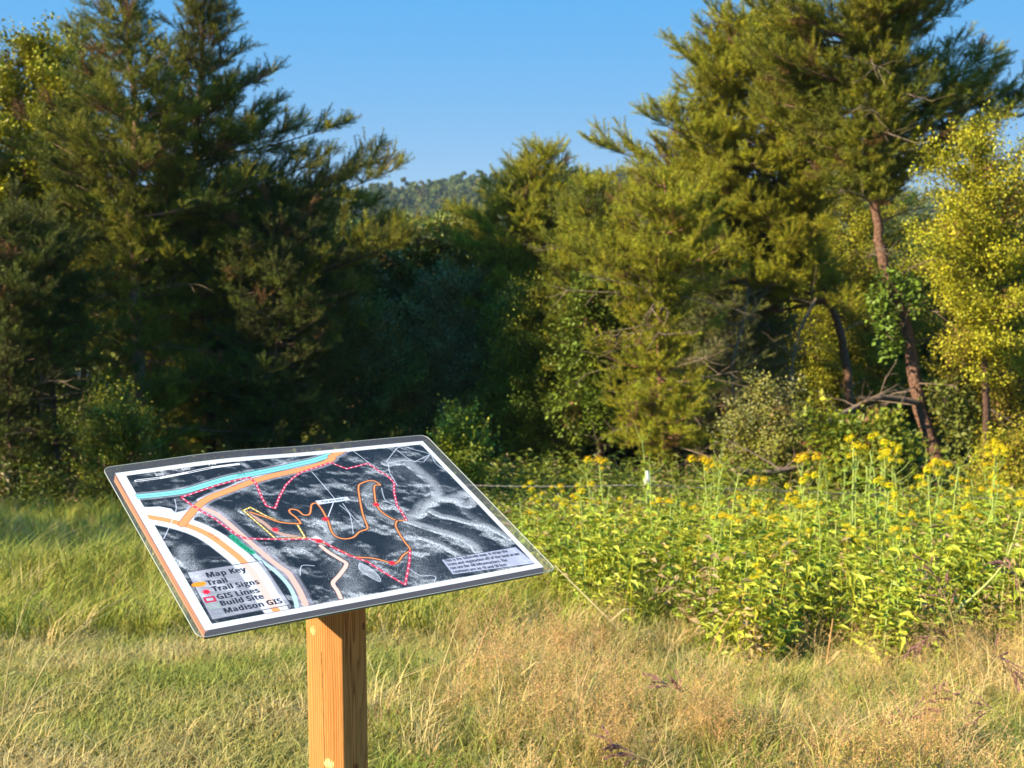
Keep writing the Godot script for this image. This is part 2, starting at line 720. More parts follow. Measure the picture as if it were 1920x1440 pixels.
func make_trees():
	# ---- left of the gap
	tree("pine_tree", "tall bushy pine behind the sign's left side, its bare pinkish trunk showing halfway up", "tree", {
		depth = 20.0, r = 0.13, bark = PALE_BARK, a = OLIVE, b = PINE, n = 150, bare = 10, gap = [320, 660],
		trunk = [[262, 905], [258, 640], [250, 470], [243, 390], [258, 230], [240, 90], [222, -60]],
		env = [[-60, 205, 240], [20, 190, 250], [90, 165, 330], [180, 60, 400], [300, 20, 430], [420, 30, 470], [560, 90, 450], [680, 130, 410], [860, 150, 390]]})
	tree("pine_tree", "pine with long boughs reaching right into the sky gap, left of the distant ridge", "tree", {
		depth = 21.5, r = 0.13, a = OLIVE, b = DARK, n = 185, bare = 14, full = 0.95,
		trunk = [[395, 900], [390, 650], [370, 400], [365, 300], [380, 120], [382, -50]],
		env = [[-50, 370, 392], [40, 330, 440], [110, 300, 470], [170, 280, 610], [240, 260, 690], [310, 250, 790], [380, 260, 790], [450, 260, 860], [520, 270, 720], [620, 300, 600], [840, 310, 560]]})
	tree("leafy_tree", "yellow green broadleaf tree at the left edge with a rounded sunlit top", "tree", {
		depth = 24.0, r = 0.14, leaf = "leaf", a = SPRING, b = OLIVE, n = 95, rise = 0.6,
		trunk = [[20, 900], [30, 500], [60, 250], [70, 110]],
		env = [[70, 40, 90], [120, -20, 160], [200, -80, 200], [320, -140, 220], [450, -160, 200]]})
	tree("pine_tree", "slender young pine whose thin pale tip pokes up behind the left trees", "tree", {
		depth = 27.0, r = 0.09, a = SPRING, b = PINE, n = 55,
		trunk = [[160, 900], [150, 400], [146, 40]],
		env = [[45, 142, 150], [100, 110, 190], [200, 70, 240], [350, 40, 280]]})
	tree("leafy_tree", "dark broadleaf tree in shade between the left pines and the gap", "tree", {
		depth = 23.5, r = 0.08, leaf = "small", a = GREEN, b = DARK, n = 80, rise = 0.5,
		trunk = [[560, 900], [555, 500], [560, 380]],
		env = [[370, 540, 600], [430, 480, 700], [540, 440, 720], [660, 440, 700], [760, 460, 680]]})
	tree("leafy_tree", "low dark tree whose flat top closes the foot of the sky gap", "tree", {
		depth = 25.0, r = 0.08, leaf = "leaf", a = GREEN, b = SAGE, n = 130, rise = 0.45,
		trunk = [[770, 900], [775, 650], [770, 440]],
		env = [[415, 690, 850], [450, 650, 900], [530, 640, 890], [640, 660, 880], [760, 660, 860]]})
	tree("leafy_tree", "small pale leaved grey green tree in the shade under the sky gap", "tree", {
		depth = 23.2, r = 0.05, leaf = "small", a = SAGE, b = SAGE, n = 90, rise = 0.6,  # leaf colour lightened in place of sunlight, which misses this tree
		trunk = [[850, 900], [845, 700], [850, 540]],
		env = [[500, 800, 900], [580, 760, 930], [680, 750, 930], [780, 780, 900]]})
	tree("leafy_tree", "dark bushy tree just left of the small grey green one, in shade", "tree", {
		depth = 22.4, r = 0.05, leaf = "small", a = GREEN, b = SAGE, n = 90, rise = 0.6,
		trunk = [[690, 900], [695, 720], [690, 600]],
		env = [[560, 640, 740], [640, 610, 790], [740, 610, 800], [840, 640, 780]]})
	tree("leafy_tree", "mid green tree between the bushy middle tree and the slim pinkish trunk", "tree", {
		depth = 20.6, r = 0.05, leaf = "leaf", a = GREEN, b = PINE, n = 90, rise = 0.6,
		trunk = [[1130, 900], [1125, 720], [1130, 560]],
		env = [[530, 1090, 1170], [600, 1050, 1220], [700, 1040, 1230], [820, 1060, 1220]]})
	tree("pine_tree", "olive pine joining the pointed middle pine to the slim pink trunked one", "tree", {
		depth = 21.4, r = 0.06, a = SPRING, b = PINE, n = 90, deep = 0.9, bare = 26, full = 0.75,
		trunk = [[1125, 900], [1120, 650], [1115, 360]],
		env = [[340, 1090, 1140], [390, 1040, 1200], [480, 1010, 1230], [600, 1010, 1220], [700, 1040, 1200]]})
	tree("pine_tree", "olive young pine filling the space right of the slim pinkish trunk", "tree", {
		depth = 20.4, r = 0.05, a = PINE, b = SAGE, n = 75, deep = 0.9, bare = 24, full = 0.75,
		trunk = [[1310, 900], [1318, 700], [1320, 500]],
		env = [[450, 1300, 1345], [520, 1260, 1400], [620, 1230, 1430], [740, 1240, 1440], [830, 1260, 1420]]})
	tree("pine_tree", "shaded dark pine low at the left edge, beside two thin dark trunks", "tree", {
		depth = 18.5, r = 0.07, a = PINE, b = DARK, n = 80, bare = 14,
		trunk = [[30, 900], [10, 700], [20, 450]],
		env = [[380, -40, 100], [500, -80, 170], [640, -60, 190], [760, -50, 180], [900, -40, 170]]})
	tree("pine_tree", "thin young pine with a crooked dark trunk at the foot of the tall left pine", "tree", {
		depth = 18.8, r = 0.05, a = PINE, b = DARK, n = 45, bare = 14, full = 0.8,
		trunk = [[110, 900], [100, 720], [85, 560], [100, 470]],
		env = [[450, 70, 130], [540, 30, 190], [640, 50, 200]]})
	tree("pine_tree", "pine with bare dead lower limbs standing right behind the top edge of the sign", "tree", {
		depth = 20.3, r = 0.06, a = PINE, b = DARK, n = 100, bare = 22, full = 0.85, bark = PALE_BARK,
		trunk = [[515, 900], [512, 720], [530, 560], [525, 430]],
		env = [[380, 500, 570], [440, 440, 640], [540, 400, 680], [660, 400, 660], [850, 420, 640]]})
	# ---- the middle
	tree("pine_tree", "sunlit olive pine in the middle with a crooked pointed tip above the ridge", "tree", {
		depth = 24.0, r = 0.09, a = SPRING, b = OLIVE, n = 130, deep = 0.9,
		trunk = [[985, 900], [985, 650], [965, 480], [985, 360], [1026, 283]],
		env = [[283, 1020, 1032], [310, 970, 1055], [350, 905, 1110], [400, 860, 1130], [460, 840, 1140], [540, 840, 1130], [640, 880, 1110]]})
	tree("leafy_tree", "mid green bushy tree below the pointed middle pine", "tree", {
		depth = 22.0, r = 0.07, leaf = "small", a = GREEN, b = OLIVE, n = 120, rise = 0.5,
		trunk = [[1010, 920], [1005, 700], [1000, 560]],
		env = [[530, 930, 1060], [600, 890, 1120], [700, 880, 1130], [800, 880, 1120], [870, 900, 1100]]})
	tree("pine_tree", "slim pine with a straight pinkish trunk and open crown, right of the middle", "tree", {
		depth = 18.0, r = 0.055, a = SPRING, b = OLIVE, n = 100, bare = 50, bark = RED_BARK, full = 0.7, gap = [500, 700],
		trunk = [[1245, 900], [1240, 780], [1235, 650], [1238, 520], [1250, 380], [1240, 330]],
		env = [[330, 1190, 1300], [370, 1120, 1370], [430, 1080, 1400], [540, 1100, 1370], [620, 1130, 1350], [850, 1130, 1340]]})
	tree("pine_tree", "greyish thin pine full of dead twigs between the slim pine and the leaning one", "tree", {
		depth = 22.5, r = 0.07, a = SAGE, b = OLIVE, n = 120, bare = 80, full = 0.8,
		trunk = [[1380, 900], [1385, 650], [1390, 470]],
		env = [[450, 1340, 1430], [520, 1290, 1480], [640, 1270, 1500], [780, 1280, 1500]]})
	# ---- right
	tree("pine_tree", "tallest pine on the right with a bare reddish trunk and ivy halfway up", "tree", {
		depth = 18.0, r = 0.125, bark = Color(0.46, 0.29, 0.21), a = OLIVE, b = PINE, n = 150, bare = 26, full = 0.9, gap = [30, 420],
		trunk = [[1772, 952], [1750, 840], [1720, 740], [1700, 620], [1660, 500], [1642, 400], [1628, 290], [1635, 200], [1642, 80], [1650, -60]],
		env = [[-70, 1560, 1720], [0, 1450, 1800], [60, 1410, 1860], [130, 1410, 1930], [190, 1430, 1970], [250, 1460, 1960], [310, 1530, 1800], [380, 1580, 1720]]})
	tree("pine_tree", "broad olive pine with a dark leaning trunk, left of the tallest right pine", "tree", {
		depth = 21.0, r = 0.095, bark = Color(0.42, 0.28, 0.20), a = OLIVE, b = SPRING, n = 185, bare = 12, deep = 0.9, full = 1.05,
		trunk = [[1610, 930], [1595, 760], [1580, 640], [1550, 560], [1500, 480], [1465, 400], [1440, 250], [1425, 80]],
		env = [[20, 1340, 1500], [95, 1285, 1560], [160, 1240, 1570], [240, 1200, 1560], [310, 1165, 1550], [380, 1140, 1530], [480, 1120, 1500], [560, 1150, 1480]]})
	tree("leafy_tree", "small golden yellow leaved tree at the right edge below the tall pine", "tree", {
		depth = 17.2, r = 0.07, leaf = "small", a = Color(0.46, 0.42, 0.025), b = SPRING, n = 125, rise = 0.6,
		trunk = [[1850, 920], [1845, 600], [1850, 420], [1840, 290]],
		env = [[250, 1810, 1900], [300, 1745, 1990], [380, 1705, 2020], [470, 1730, 2010], [560, 1765, 2000], [680, 1790, 1980]], wild = 1, deep = 0.9, full = 0.95})
	tree("leafy_tree", "olive green tree filling in behind the leaning pine trunk", "tree", {
		depth = 25.0, r = 0.08, leaf = "small", a = SPRING, b = OLIVE, n = 140, rise = 0.5,
		trunk = [[1590, 920], [1590, 600], [1600, 340]],
		env = [[300, 1560, 1680], [380, 1500, 1760], [460, 1480, 1760], [560, 1440, 1760], [700, 1430, 1740], [820, 1450, 1720]]})
	tree("leafy_tree", "dull orange green tree at the right edge under the golden one", "tree", {
		depth = 18.4, r = 0.07, leaf = "small", a = Color(0.34, 0.28, 0.03), b = OLIVE, n = 85, rise = 0.5,
		trunk = [[1885, 930], [1880, 750], [1875, 560]],
		env = [[540, 1820, 1930], [600, 1785, 1990], [700, 1775, 2010], [820, 1790, 1990]]})
	# ---- just outside the picture, whose shade falls into it
	tree("pine_tree", "pine just beyond the right edge of the trees", "tree", {
		depth = 22.0, r = 0.13, a = OLIVE, b = PINE, n = 60,
		trunk = [[2090, 930], [2090, 0]],
		env = [[-10, 2060, 2120], [150, 1990, 2190], [350, 1945, 2250], [600, 1940, 2250], [750, 1960, 2200]]})
	var edge := tree("pine_tree", "pine just beyond the left edge of the trees", "tree", {
		depth = 21.0, r = 0.13, a = OLIVE, b = PINE, n = 85,
		trunk = [[-150, 900], [-150, -40]],
		env = [[-60, -170, -130], [150, -250, -60], [400, -320, -20], [650, -300, -20], [800, -290, -20]]})
	var more := [[-12.8, -17.2, 0.95, 1.0], [-13.0, -13.2, 0.85, 2.2], [-12.6, -10.4, 1.05, 4.0], [-13.6, -7.6, 1.02, 5.1]]
	var says := ["second pine of the row along the field's left side", "third pine of the row along the field's left side", "fourth pine of the row along the field's left side", "nearest pine of the row along the field's left side"]
	for k in more.size():
		var o := edge.duplicate()
		o.name = numbered("pine_tree")
		add_child(o)
		o.position = Vector3(more[k][0], ground_y(more[k][0], more[k][1]), more[k][1])
		o.scale = Vector3.ONE * more[k][2]
		o.rotation.y = more[k][3]
		tag(o, says[k], "tree", "pines along the field's left side")
	# ---- ivy on the tall trunk, a dead bough and fallen limbs
	var iv := thing("climbing_vine", "bright green vine wrapped round the tallest right pine's trunk at mid height", "vine", at(1700, 620, 17.9))
	vine(iv, [[1672, 530, 24], [1690, 552, 26], [1664, 572, 26], [1650, 600, 24], [1662, 628, 20], [1676, 655, 18], [1712, 545, 18], [1720, 575, 14]], 17.85, Color(0.13, 0.20, 0.022), 150)
	var iv2 := thing("climbing_vine", "olive leaved vine hanging low on the tallest right pine's trunk", "vine", at(1760, 790, 17.8))
	vine(iv2, [[1770, 745, 40], [1790, 785, 45], [1800, 830, 35]], 17.75, Color(0.14, 0.16, 0.028), 150)
	dead_limb("arching pale dead limb low beside the tallest right pine", [[1720, 755, 17.9], [1650, 745, 17.6], [1590, 770, 17.4], [1538, 795, 17.2]], 0.05, Color(0.44, 0.37, 0.31), 7)
	dead_limb("short grey broken log under the trees left of the tall flower clump", [[1408, 852, 18.0], [1432, 850, 17.9], [1462, 838, 17.9]], 0.05, Color(0.36, 0.33, 0.30), 2)
	dead_limb("pale forked dead branch slanting down in front of the leaning pine trunk", [[1530, 560, 19.6], [1500, 620, 19.4], [1485, 690, 19.2], [1482, 760, 19.1]], 0.026, Color(0.55, 0.45, 0.32), 26)
	dead_limb("grey dead stem leaning among the twigs right of the slim pine", [[1378, 760, 18.6], [1372, 690, 18.6], [1392, 610, 18.8], [1405, 540, 19.0]], 0.022, Color(0.48, 0.42, 0.33), 30)
	dead_limb("weathered horizontal limb lying behind the fence wires", [[1380, 880, 15.5], [1430, 887, 15.6], [1500, 875, 15.8], [1530, 862, 16.0]], 0.05, Color(0.45, 0.38, 0.33), 6)


func vine(root: Node3D, spots: Array, d: float, col: Color, each: int):
	rng.seed = 505 + each
	var buf := PackedFloat32Array()
	var g := Geo.new()
	var last := Vector3.ZERO
	for q in spots:
		var c := at(q[0], q[1], d) - root.position
		var r: float = q[2] * d / FOCAL
		g.tube(PackedVector3Array([last, c.lerp(last, 0.4) + Vector3(0.03, 0.05, 0.05), c]), PackedFloat32Array([0.012, 0.01, 0.007]), 4, Color(0.3, 0.24, 0.18))
		last = c
		for k in int(each * r * r * 1.3) + 7:
			var o := Vector3(rnd(-1, 1), rnd(-1, 1), rnd(-1, 1)).normalized() * r * pow(rng.randf(), 0.5)
			var s := rnd(0.8, 1.25)
			put(buf, along_axis(Vector3(rnd(-0.6, 0.6), 1, rnd(-0.3, 0.8)), rnd(0, TAU), rnd(0.8, 1.2)), c + o, Color(col.r * s, col.g * s, col.b * s))
	part("stem", g.mesh(), root, mats.bark)
	many("foliage", leaf_tuft, buf, root, mats.leaf)


func dead_limb(label: String, line: Array, r: float, col: Color, twigs: int):
	rng.seed = hash(label)
	var pts := PackedVector3Array()
	for q in line:
		pts.append(at(q[0], q[1], q[2]))
	var root := thing("dead_limb", label, "dead branch", pts[0])
	for k in pts.size():
		pts[k] -= root.position
	pts = smooth_line(pts, 4)
	var rad := PackedFloat32Array()
	for k in pts.size():
		rad.append(lerpf(r, r * 0.4, float(k) / (pts.size() - 1)) * rnd(0.9, 1.1))
	var g := Geo.new()
	g.tube(pts, rad, 8, col, 0.1, true)
	part("limb", g.mesh(), root, mats.bark)
	for k in twigs:
		var p := pts[1 + rng.randi() % (pts.size() - 1)]
		var t := Geo.new()
		var dir := Vector3(rnd(-1, 1), rnd(-0.8, 1), rnd(-0.6, 0.6)).normalized()
		bare_branch(t, p, p + dir * rnd(0.3, 0.9), r * 0.28, col)
		part("twig", t.mesh(), root, mats.bark)


# ---------------------------------------------------------------- bushes and the dark wood behind
func make_shrubs():
	var list := [
		["round sunlit bush in front of the left pines, above the sign's left corner", 17.0, 215, "small", OLIVE, PINE, [[742, 185, 250], [780, 145, 300], [840, 125, 315], [890, 140, 300]]],
		["bright green bush at the sign's upper right corner", 15.2, 862, "small", GREEN, SPRING, [[800, 850, 880], [840, 825, 905], [900, 815, 950]]],
		["olive bush with dry twigs behind the orange flowers", 16.8, 1440, "small", OLIVE, SAGE, [[740, 1400, 1480], [790, 1370, 1520], [850, 1360, 1540]]],
		["leafy green bush behind the tallest yellow flower clump", 15.6, 1610, "leaf", GREEN, OLIVE, [[805, 1560, 1650], [840, 1520, 1680], [900, 1510, 1690]]],
		["tall yellow green bush to the right of the pine trunk", 19.0, 1865, "small", OLIVE, GREEN, [[680, 1840, 1900], [740, 1820, 1940], [830, 1815, 1960], [930, 1820, 1970]]],
		["low shrub speckled with orange leaves at the right edge, behind the flowers", 14.6, 1890, "small", SPRING, Color(0.30, 0.22, 0.02), [[830, 1860, 1920], [880, 1835, 1970], [940, 1830, 1980]]],
	]
	for q in list:
		var env := []
		for e in q[6]:
			if e is Array:
				env.append(e)
		var top: float = env[0][0]
		var low: float = env[-1][0]
		tree("shrub", q[0], "bush", {depth = q[1], r = 0.03, leaf = q[3], a = q[4], b = q[5], n = 70, rise = 0.9, deep = 1.2, wild = 1, full = 0.7,
			trunk = [[q[2], low + 25], [q[2] + 4, lerpf(low, top, 0.5)], [q[2] - 3, top + 8]], env = env})


func make_thicket():
	# the unlit mass of leaves between and behind the trees
	rng.seed = 909
	var buf := PackedFloat32Array()
	var f := FastNoiseLite.new()
	f.seed = 5
	f.frequency = 0.33
	for n in 200000:
		var d := rnd(25.5, 33.0)
		var x := rnd(-0.80, 0.80) * d
		var px := 960.0 + x / d * FOCAL
		var base := ground_y(x, -d)
		var line := lerpf(400.0, 450.0, smoothstep(500.0, 720.0, px))
		line = lerpf(line, 520.0, smoothstep(900.0, 1000.0, px))
		line = lerpf(line, 440.0, smoothstep(1120.0, 1350.0, px))
		var tall := at(960, line, d).y - base + 0.9 * f.get_noise_2d(x * 1.6, d * 0.5)
		var h := tall * pow(rng.randf(), 0.85)
		if f.get_noise_3d(x, h, d) < -0.06:
			continue
		var c := soft_color(soft_color(DARK, GREEN, rng.randf()), SAGE, rng.randf() * 0.6)  # paler mix lightens leaves that the sun does not reach
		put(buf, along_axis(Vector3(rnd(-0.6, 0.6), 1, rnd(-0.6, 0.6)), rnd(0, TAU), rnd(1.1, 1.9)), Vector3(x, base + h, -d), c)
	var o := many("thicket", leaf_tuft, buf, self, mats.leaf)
	tag(o, "tangled undergrowth filling the space behind and between the trees", "undergrowth", "", "stuff")


# ---------------------------------------------------------------- wire fence
func make_fence():
	var d := 11.0
	var foot := at(1214, 900, d)
	foot.y = ground_y(foot.x, foot.z)
	var root := thing("wire_fence", "thin wire fence with a white topped post, running behind the yellow flowers", "fence", foot)
	var wire_mat := StandardMaterial3D.new()
	wire_mat.albedo_color = Color(0.44, 0.43, 0.43)
	wire_mat.metallic = 0.4
	wire_mat.roughness = 0.45
	var white := StandardMaterial3D.new()
	white.albedo_color = Color(0.90, 0.91, 0.92)
	white.roughness = 0.4
	var grey := StandardMaterial3D.new()
	grey.albedo_color = Color(0.42, 0.43, 0.42)
	grey.roughness = 0.7
	var heads := []
	for k in 3:
		var px: float = [1214.0, 640.0, 2560.0][k]
		var dd: float = [11.0, 12.2, 10.4][k]
		var head := at(px, [908.0, 893.0, 938.0][k], dd)
		var gy := ground_y(head.x, head.z)
		heads.append(head)
		var g := Geo.new()
		g.tube(PackedVector3Array([Vector3(0, gy - head.y - 0.1, 0), Vector3(0, 0.0, 0)]), PackedFloat32Array([0.012, 0.012]), 8)
		var p := part("post", g.mesh(), root, grey)
		p.position = head - foot
		var c := Geo.new()
		c.tube(PackedVector3Array([Vector3(0, -0.005, 0), Vector3(0, 0.01, 0), Vector3(0, 0.05, 0), Vector3(0, 0.10, 0), Vector3(0, 0.125, 0)]), PackedFloat32Array([0.029, 0.033, 0.031, 0.024, 0.012]), 12, Color.WHITE, 0.0, true)
		var cap := part("insulator", c.mesh(), p, white)
	var drops := [0.0, -0.17, -0.34]
	for w in drops:
		for s in 2:
			var a: Vector3 = heads[0]
			var b: Vector3 = heads[1 + s]
			var pts := PackedVector3Array()
			var rad := PackedFloat32Array()
			for k in 13:
				var t := k / 12.0
				var p := a.lerp(b, t) + Vector3(0, w - 0.05 * sin(PI * t), 0.028)
				pts.append(p - foot)
				rad.append(0.0028 if w == 0.0 else 0.0018)
			var g := Geo.new()
			g.tube(pts, rad, 6)
			part("wire", g.mesh(), root, wire_mat)
			if w == 0.0:            # the top strand is a twisted pair
				var q := PackedVector3Array()
				var q2 := PackedFloat32Array()
				for k in 97:
					var t := k / 96.0
					var p := a.lerp(b, t) + Vector3(0, -0.05 * sin(PI * t) + 0.006 * sin(k * 1.6), 0.028 + 0.006 * cos(k * 1.6))
					q.append(p - foot)
					q2.append(0.0022)
				var g2 := Geo.new()
				g2.tube(q, q2, 4)
				part("wire", g2.mesh(), root, wire_mat)


# ---------------------------------------------------------------- grass
func blades(seed_: int, count: int, lo: float, hi: float, spread: float, wide: float, lean: float) -> Mesh:
	var g := Geo.new()
	rng.seed = seed_
	for k in count:
		var a := rnd(0, TAU)
		var r := spread * sqrt(rng.randf())
		var p := Vector3(cos(a) * r, -0.02, sin(a) * r)
		var h := rnd(lo, hi)
		var b := rnd(0, TAU)
		var out := Vector3(cos(b), 0, sin(b)) * h * lean * rnd(0.2, 1.3)
		var w := Vector3(-sin(b), 0, cos(b)).rotated(Vector3.UP, rnd(-0.8, 0.8)) * wide * rnd(0.6, 1.2)
		var m := p + Vector3(0, h * 0.55, 0) + out * 0.35
		var e := p + Vector3(0, h * (1.0 - 0.25 * lean * lean), 0) + out
		var s := rnd(0.52, 0.88)
		var c := Color(s, s * rnd(0.94, 1.05), s)
		if rng.randf() < 0.3:
			c = Color(minf(s * 1.35, 1.0), s * 1.12, s * 0.95)
		g.quad(p - w, m - w * 0.8, m + w * 0.8, p + w, Vector2.ZERO, Vector2.ZERO, Vector2.ZERO, Vector2.ZERO, c)
		g.tri(m - w * 0.8, e, m + w * 0.8, c)
	return g.mesh()


func fluff(seed_: int) -> Mesh:            # an airy seeding grass: fine stems, hair-thin side stalks, tiny seeds
	var g := Geo.new()
	rng.seed = seed_
	for k in 11:
		var a := rnd(0, TAU)
		var p := Vector3(cos(a), 0, sin(a)) * rnd(0, 0.06)
		var lean := Vector3(rnd(-1, 1), 0, rnd(-1, 1)) * 0.13
		var h := rnd(0.2, 0.42)
		var e := p + Vector3(0, h, 0) + lean
		var w := Vector3(rnd(-1, 1), 0, rnd(-1, 1)).normalized() * 0.0011
		var straw := Color(1.0, 0.86, 0.55) * rnd(0.6, 0.95)
		g.tri(p - w, e, p + w, straw)
		for j in 15:
			var t := rnd(0.42, 1.0)
			var q := p.lerp(e, t)
			var dir := Vector3(rnd(-1, 1), rnd(0.0, 0.9), rnd(-1, 1)).normalized()
			var l := rnd(0.02, 0.075) * (1.3 - t * 0.6)
			var x := dir.cross(Vector3(rnd(-1, 1), 1, rnd(-1, 1))).normalized()
			var rosy := Color(1.0, rnd(0.66, 0.9), rnd(0.45, 0.75)) * rnd(0.6, 0.95)
			g.tri(q - x * 0.0006, q + dir * l, q + x * 0.0006, rosy)
			for u in 2:
				var s := q + dir * l * (1.0 - 0.35 * u)
				g.tri(s - x * 0.002, s + dir * 0.008, s + x * 0.002, rosy)
	return g.mesh()


func make_grass():
	var short := [blades(61, 40, 0.035, 0.10, 0.075, 0.0021, 0.9), blades(62, 34, 0.05, 0.13, 0.08, 0.0022, 1.0)]
	var long := [blades(63, 30, 0.16, 0.36, 0.075, 0.0032, 0.75), blades(64, 26, 0.20, 0.46, 0.09, 0.0036, 0.9)]
	var airy := [fluff(65), fluff(66)]
	var f := FastNoiseLite.new()
	f.seed = 21
	f.frequency = 0.75
	var f2 := FastNoiseLite.new()
	f2.seed = 22
	f2.frequency = 2.4
	rng.seed = 400
	var bs := [PackedFloat32Array(), PackedFloat32Array()]
	var bl := [PackedFloat32Array(), PackedFloat32Array()]
	var ba := [PackedFloat32Array(), PackedFloat32Array()]
	var tan_c := Color(0.50, 0.41, 0.18)
	var olive_c := Color(0.36, 0.34, 0.09)
	var green_c := Color(0.24, 0.295, 0.045)
	var d := 2.6
	while d < 20.0:
		var row := 0.035 + 0.011 * (d - 2.6)
		var reach := 0.47 * d + 1.2
		var x := -reach
		while x < reach:
			x += row * rnd(0.6, 1.4) * 1.15
			var z := -(d + rnd(-0.5, 0.5) * row)
			var px := 960.0 + x / d * FOCAL
			var y := ground_y(x, z)
			var nz := f.get_noise_2d(x, z)
			var nf := f2.get_noise_2d(x, z)
			var k := rng.randi() % 2
			var turn := Basis(Vector3.UP, rnd(0, TAU))
			var shade := rnd(0.8, 1.15)
			# how tall the sward stands here: a mown strip by the sign, a taller fringe behind it, rank growth to the right
			var fringe := smoothstep(6.1, 6.9, d + nz * 0.8 - 0.12 * maxf(0.0, x + 1.0))
			var right := smoothstep(-0.75, 0.15, x + nz * 0.35)
			var dry := clampf(0.59 + nz * 0.9 + nf * 0.5, 0.0, 1.0)
			var c := soft_color(green_c, olive_c, clampf(dry * 1.6, 0, 1))
			c = soft_color(c, tan_c, clampf(dry * 1.7 - 0.75, 0, 1))
			c = Color(c.r * shade, c.g * shade, c.b * shade)
			put(bs[k], turn.scaled(Vector3.ONE * rnd(0.8, 1.35)), Vector3(x, y, z), c)
			if fringe > rng.randf() * 1.3 and d > 5.5:
				var gc := soft_color(Color(0.25, 0.315, 0.04), Color(0.37, 0.34, 0.07), clampf(0.4 + nf + rnd(-0.3, 0.3), 0, 1))
				if rng.randf() < 0.10:
					gc = tan_c
				put(bl[k], turn.scaled(Vector3.ONE * rnd(0.6, 1.15) * (0.78 + 0.35 * nz) * lerpf(1.0, 1.25, smoothstep(7.5, 9.5, d))), Vector3(x, y, z), Color(gc.r * shade, gc.g * shade, gc.b * shade))
			elif d < 6.6 and right > rng.randf():
				var patch := nz + 0.35 * nf
				if patch > -0.16 and rng.randf() < 0.08 + 0.5 * patch and px > 820.0:
					var rc := soft_color(Color(0.56, 0.40, 0.22), Color(0.54, 0.46, 0.24), rng.randf())
					put(ba[k], turn.scaled(Vector3.ONE * rnd(0.55, 0.95)), Vector3(x, y, z), Color(rc.r * shade, rc.g * shade, rc.b * shade))
				if rng.randf() < 0.75:
					var gc := soft_color(green_c, olive_c, rng.randf())
					if rng.randf() < 0.42:
						gc = Color(0.56, 0.45, 0.20)
					put(bl[k], turn.scaled(Vector3.ONE * rnd(0.3, 0.8) * (0.8 + 0.5 * nz)), Vector3(x, y, z), Color(gc.r * shade, gc.g * shade, gc.b * shade))
			elif rng.randf() < 0.035:
				put(bl[k], turn.scaled(Vector3.ONE * rnd(0.3, 0.5)), Vector3(x, y, z), Color(tan_c.r * shade, tan_c.g * shade, tan_c.b * shade))
		d += row
	var names := [["mown_grass", "short tan and green mown grass round the foot of the sign post"], ["tall_grass", "uncut green grass beyond the mown strip"], ["dry_grass", "airy rust coloured dry grass in the right foreground"]]
	var sets := [bs, bl, ba]
	var shapes := [short, long, airy]
	for q in 3:
		var root := thing(names[q][0], names[q][1], "grass", Vector3.ZERO)
		root.set_meta("kind", "stuff")
		for k in 2:
			many("blades", shapes[q][k], sets[q][k], root, mats.grass)


# ---------------------------------------------------------------- yellow flowering weeds
func flower_mesh(seed_: int, florets: int, radius: float, petal: float) -> Mesh:
	var g := Geo.new()
	rng.seed = seed_
	for k in florets:
		var a := k * 2.399
		var q := sqrt((k + 0.5) / florets)
		var lump := 1.0 + 0.28 * sin(a * 3.0 + seed_)
		var r := radius * 0.72 * sin(q * 1.75) * lump
		var p := Vector3(cos(a) * r, 0.03 + radius * 0.85 * cos(q * 1.75) * lump + rnd(-0.006, 0.006), sin(a) * r)
		g.tri(Vector3(0.001, 0, 0), p, Vector3(-0.001, 0, 0.001), Color(0.25, 0.5, 0.1))
		var up := (Vector3(p.x, p.y - 0.02, p.z)).normalized()
		var x := up.cross(Vector3(rnd(-1, 1), 0.3, rnd(-1, 1))).normalized()
		for j in 6:
			var u := x.rotated(up, TAU * j / 6.0)
			var v := u.cross(up) * petal * 0.32
			var s := rnd(0.75, 1.0)
			g.tri(p - v * 0.4, p + u * petal + up * petal * rnd(0.0, 0.45) + v * 0.6, p + v * 0.6, Color(s, s, s))
		g.tri(p + x * petal * 0.35, p + up * petal * 0.5, p - x * petal * 0.35, Color(0.85, 0.62, 0.5))
	return g.mesh()


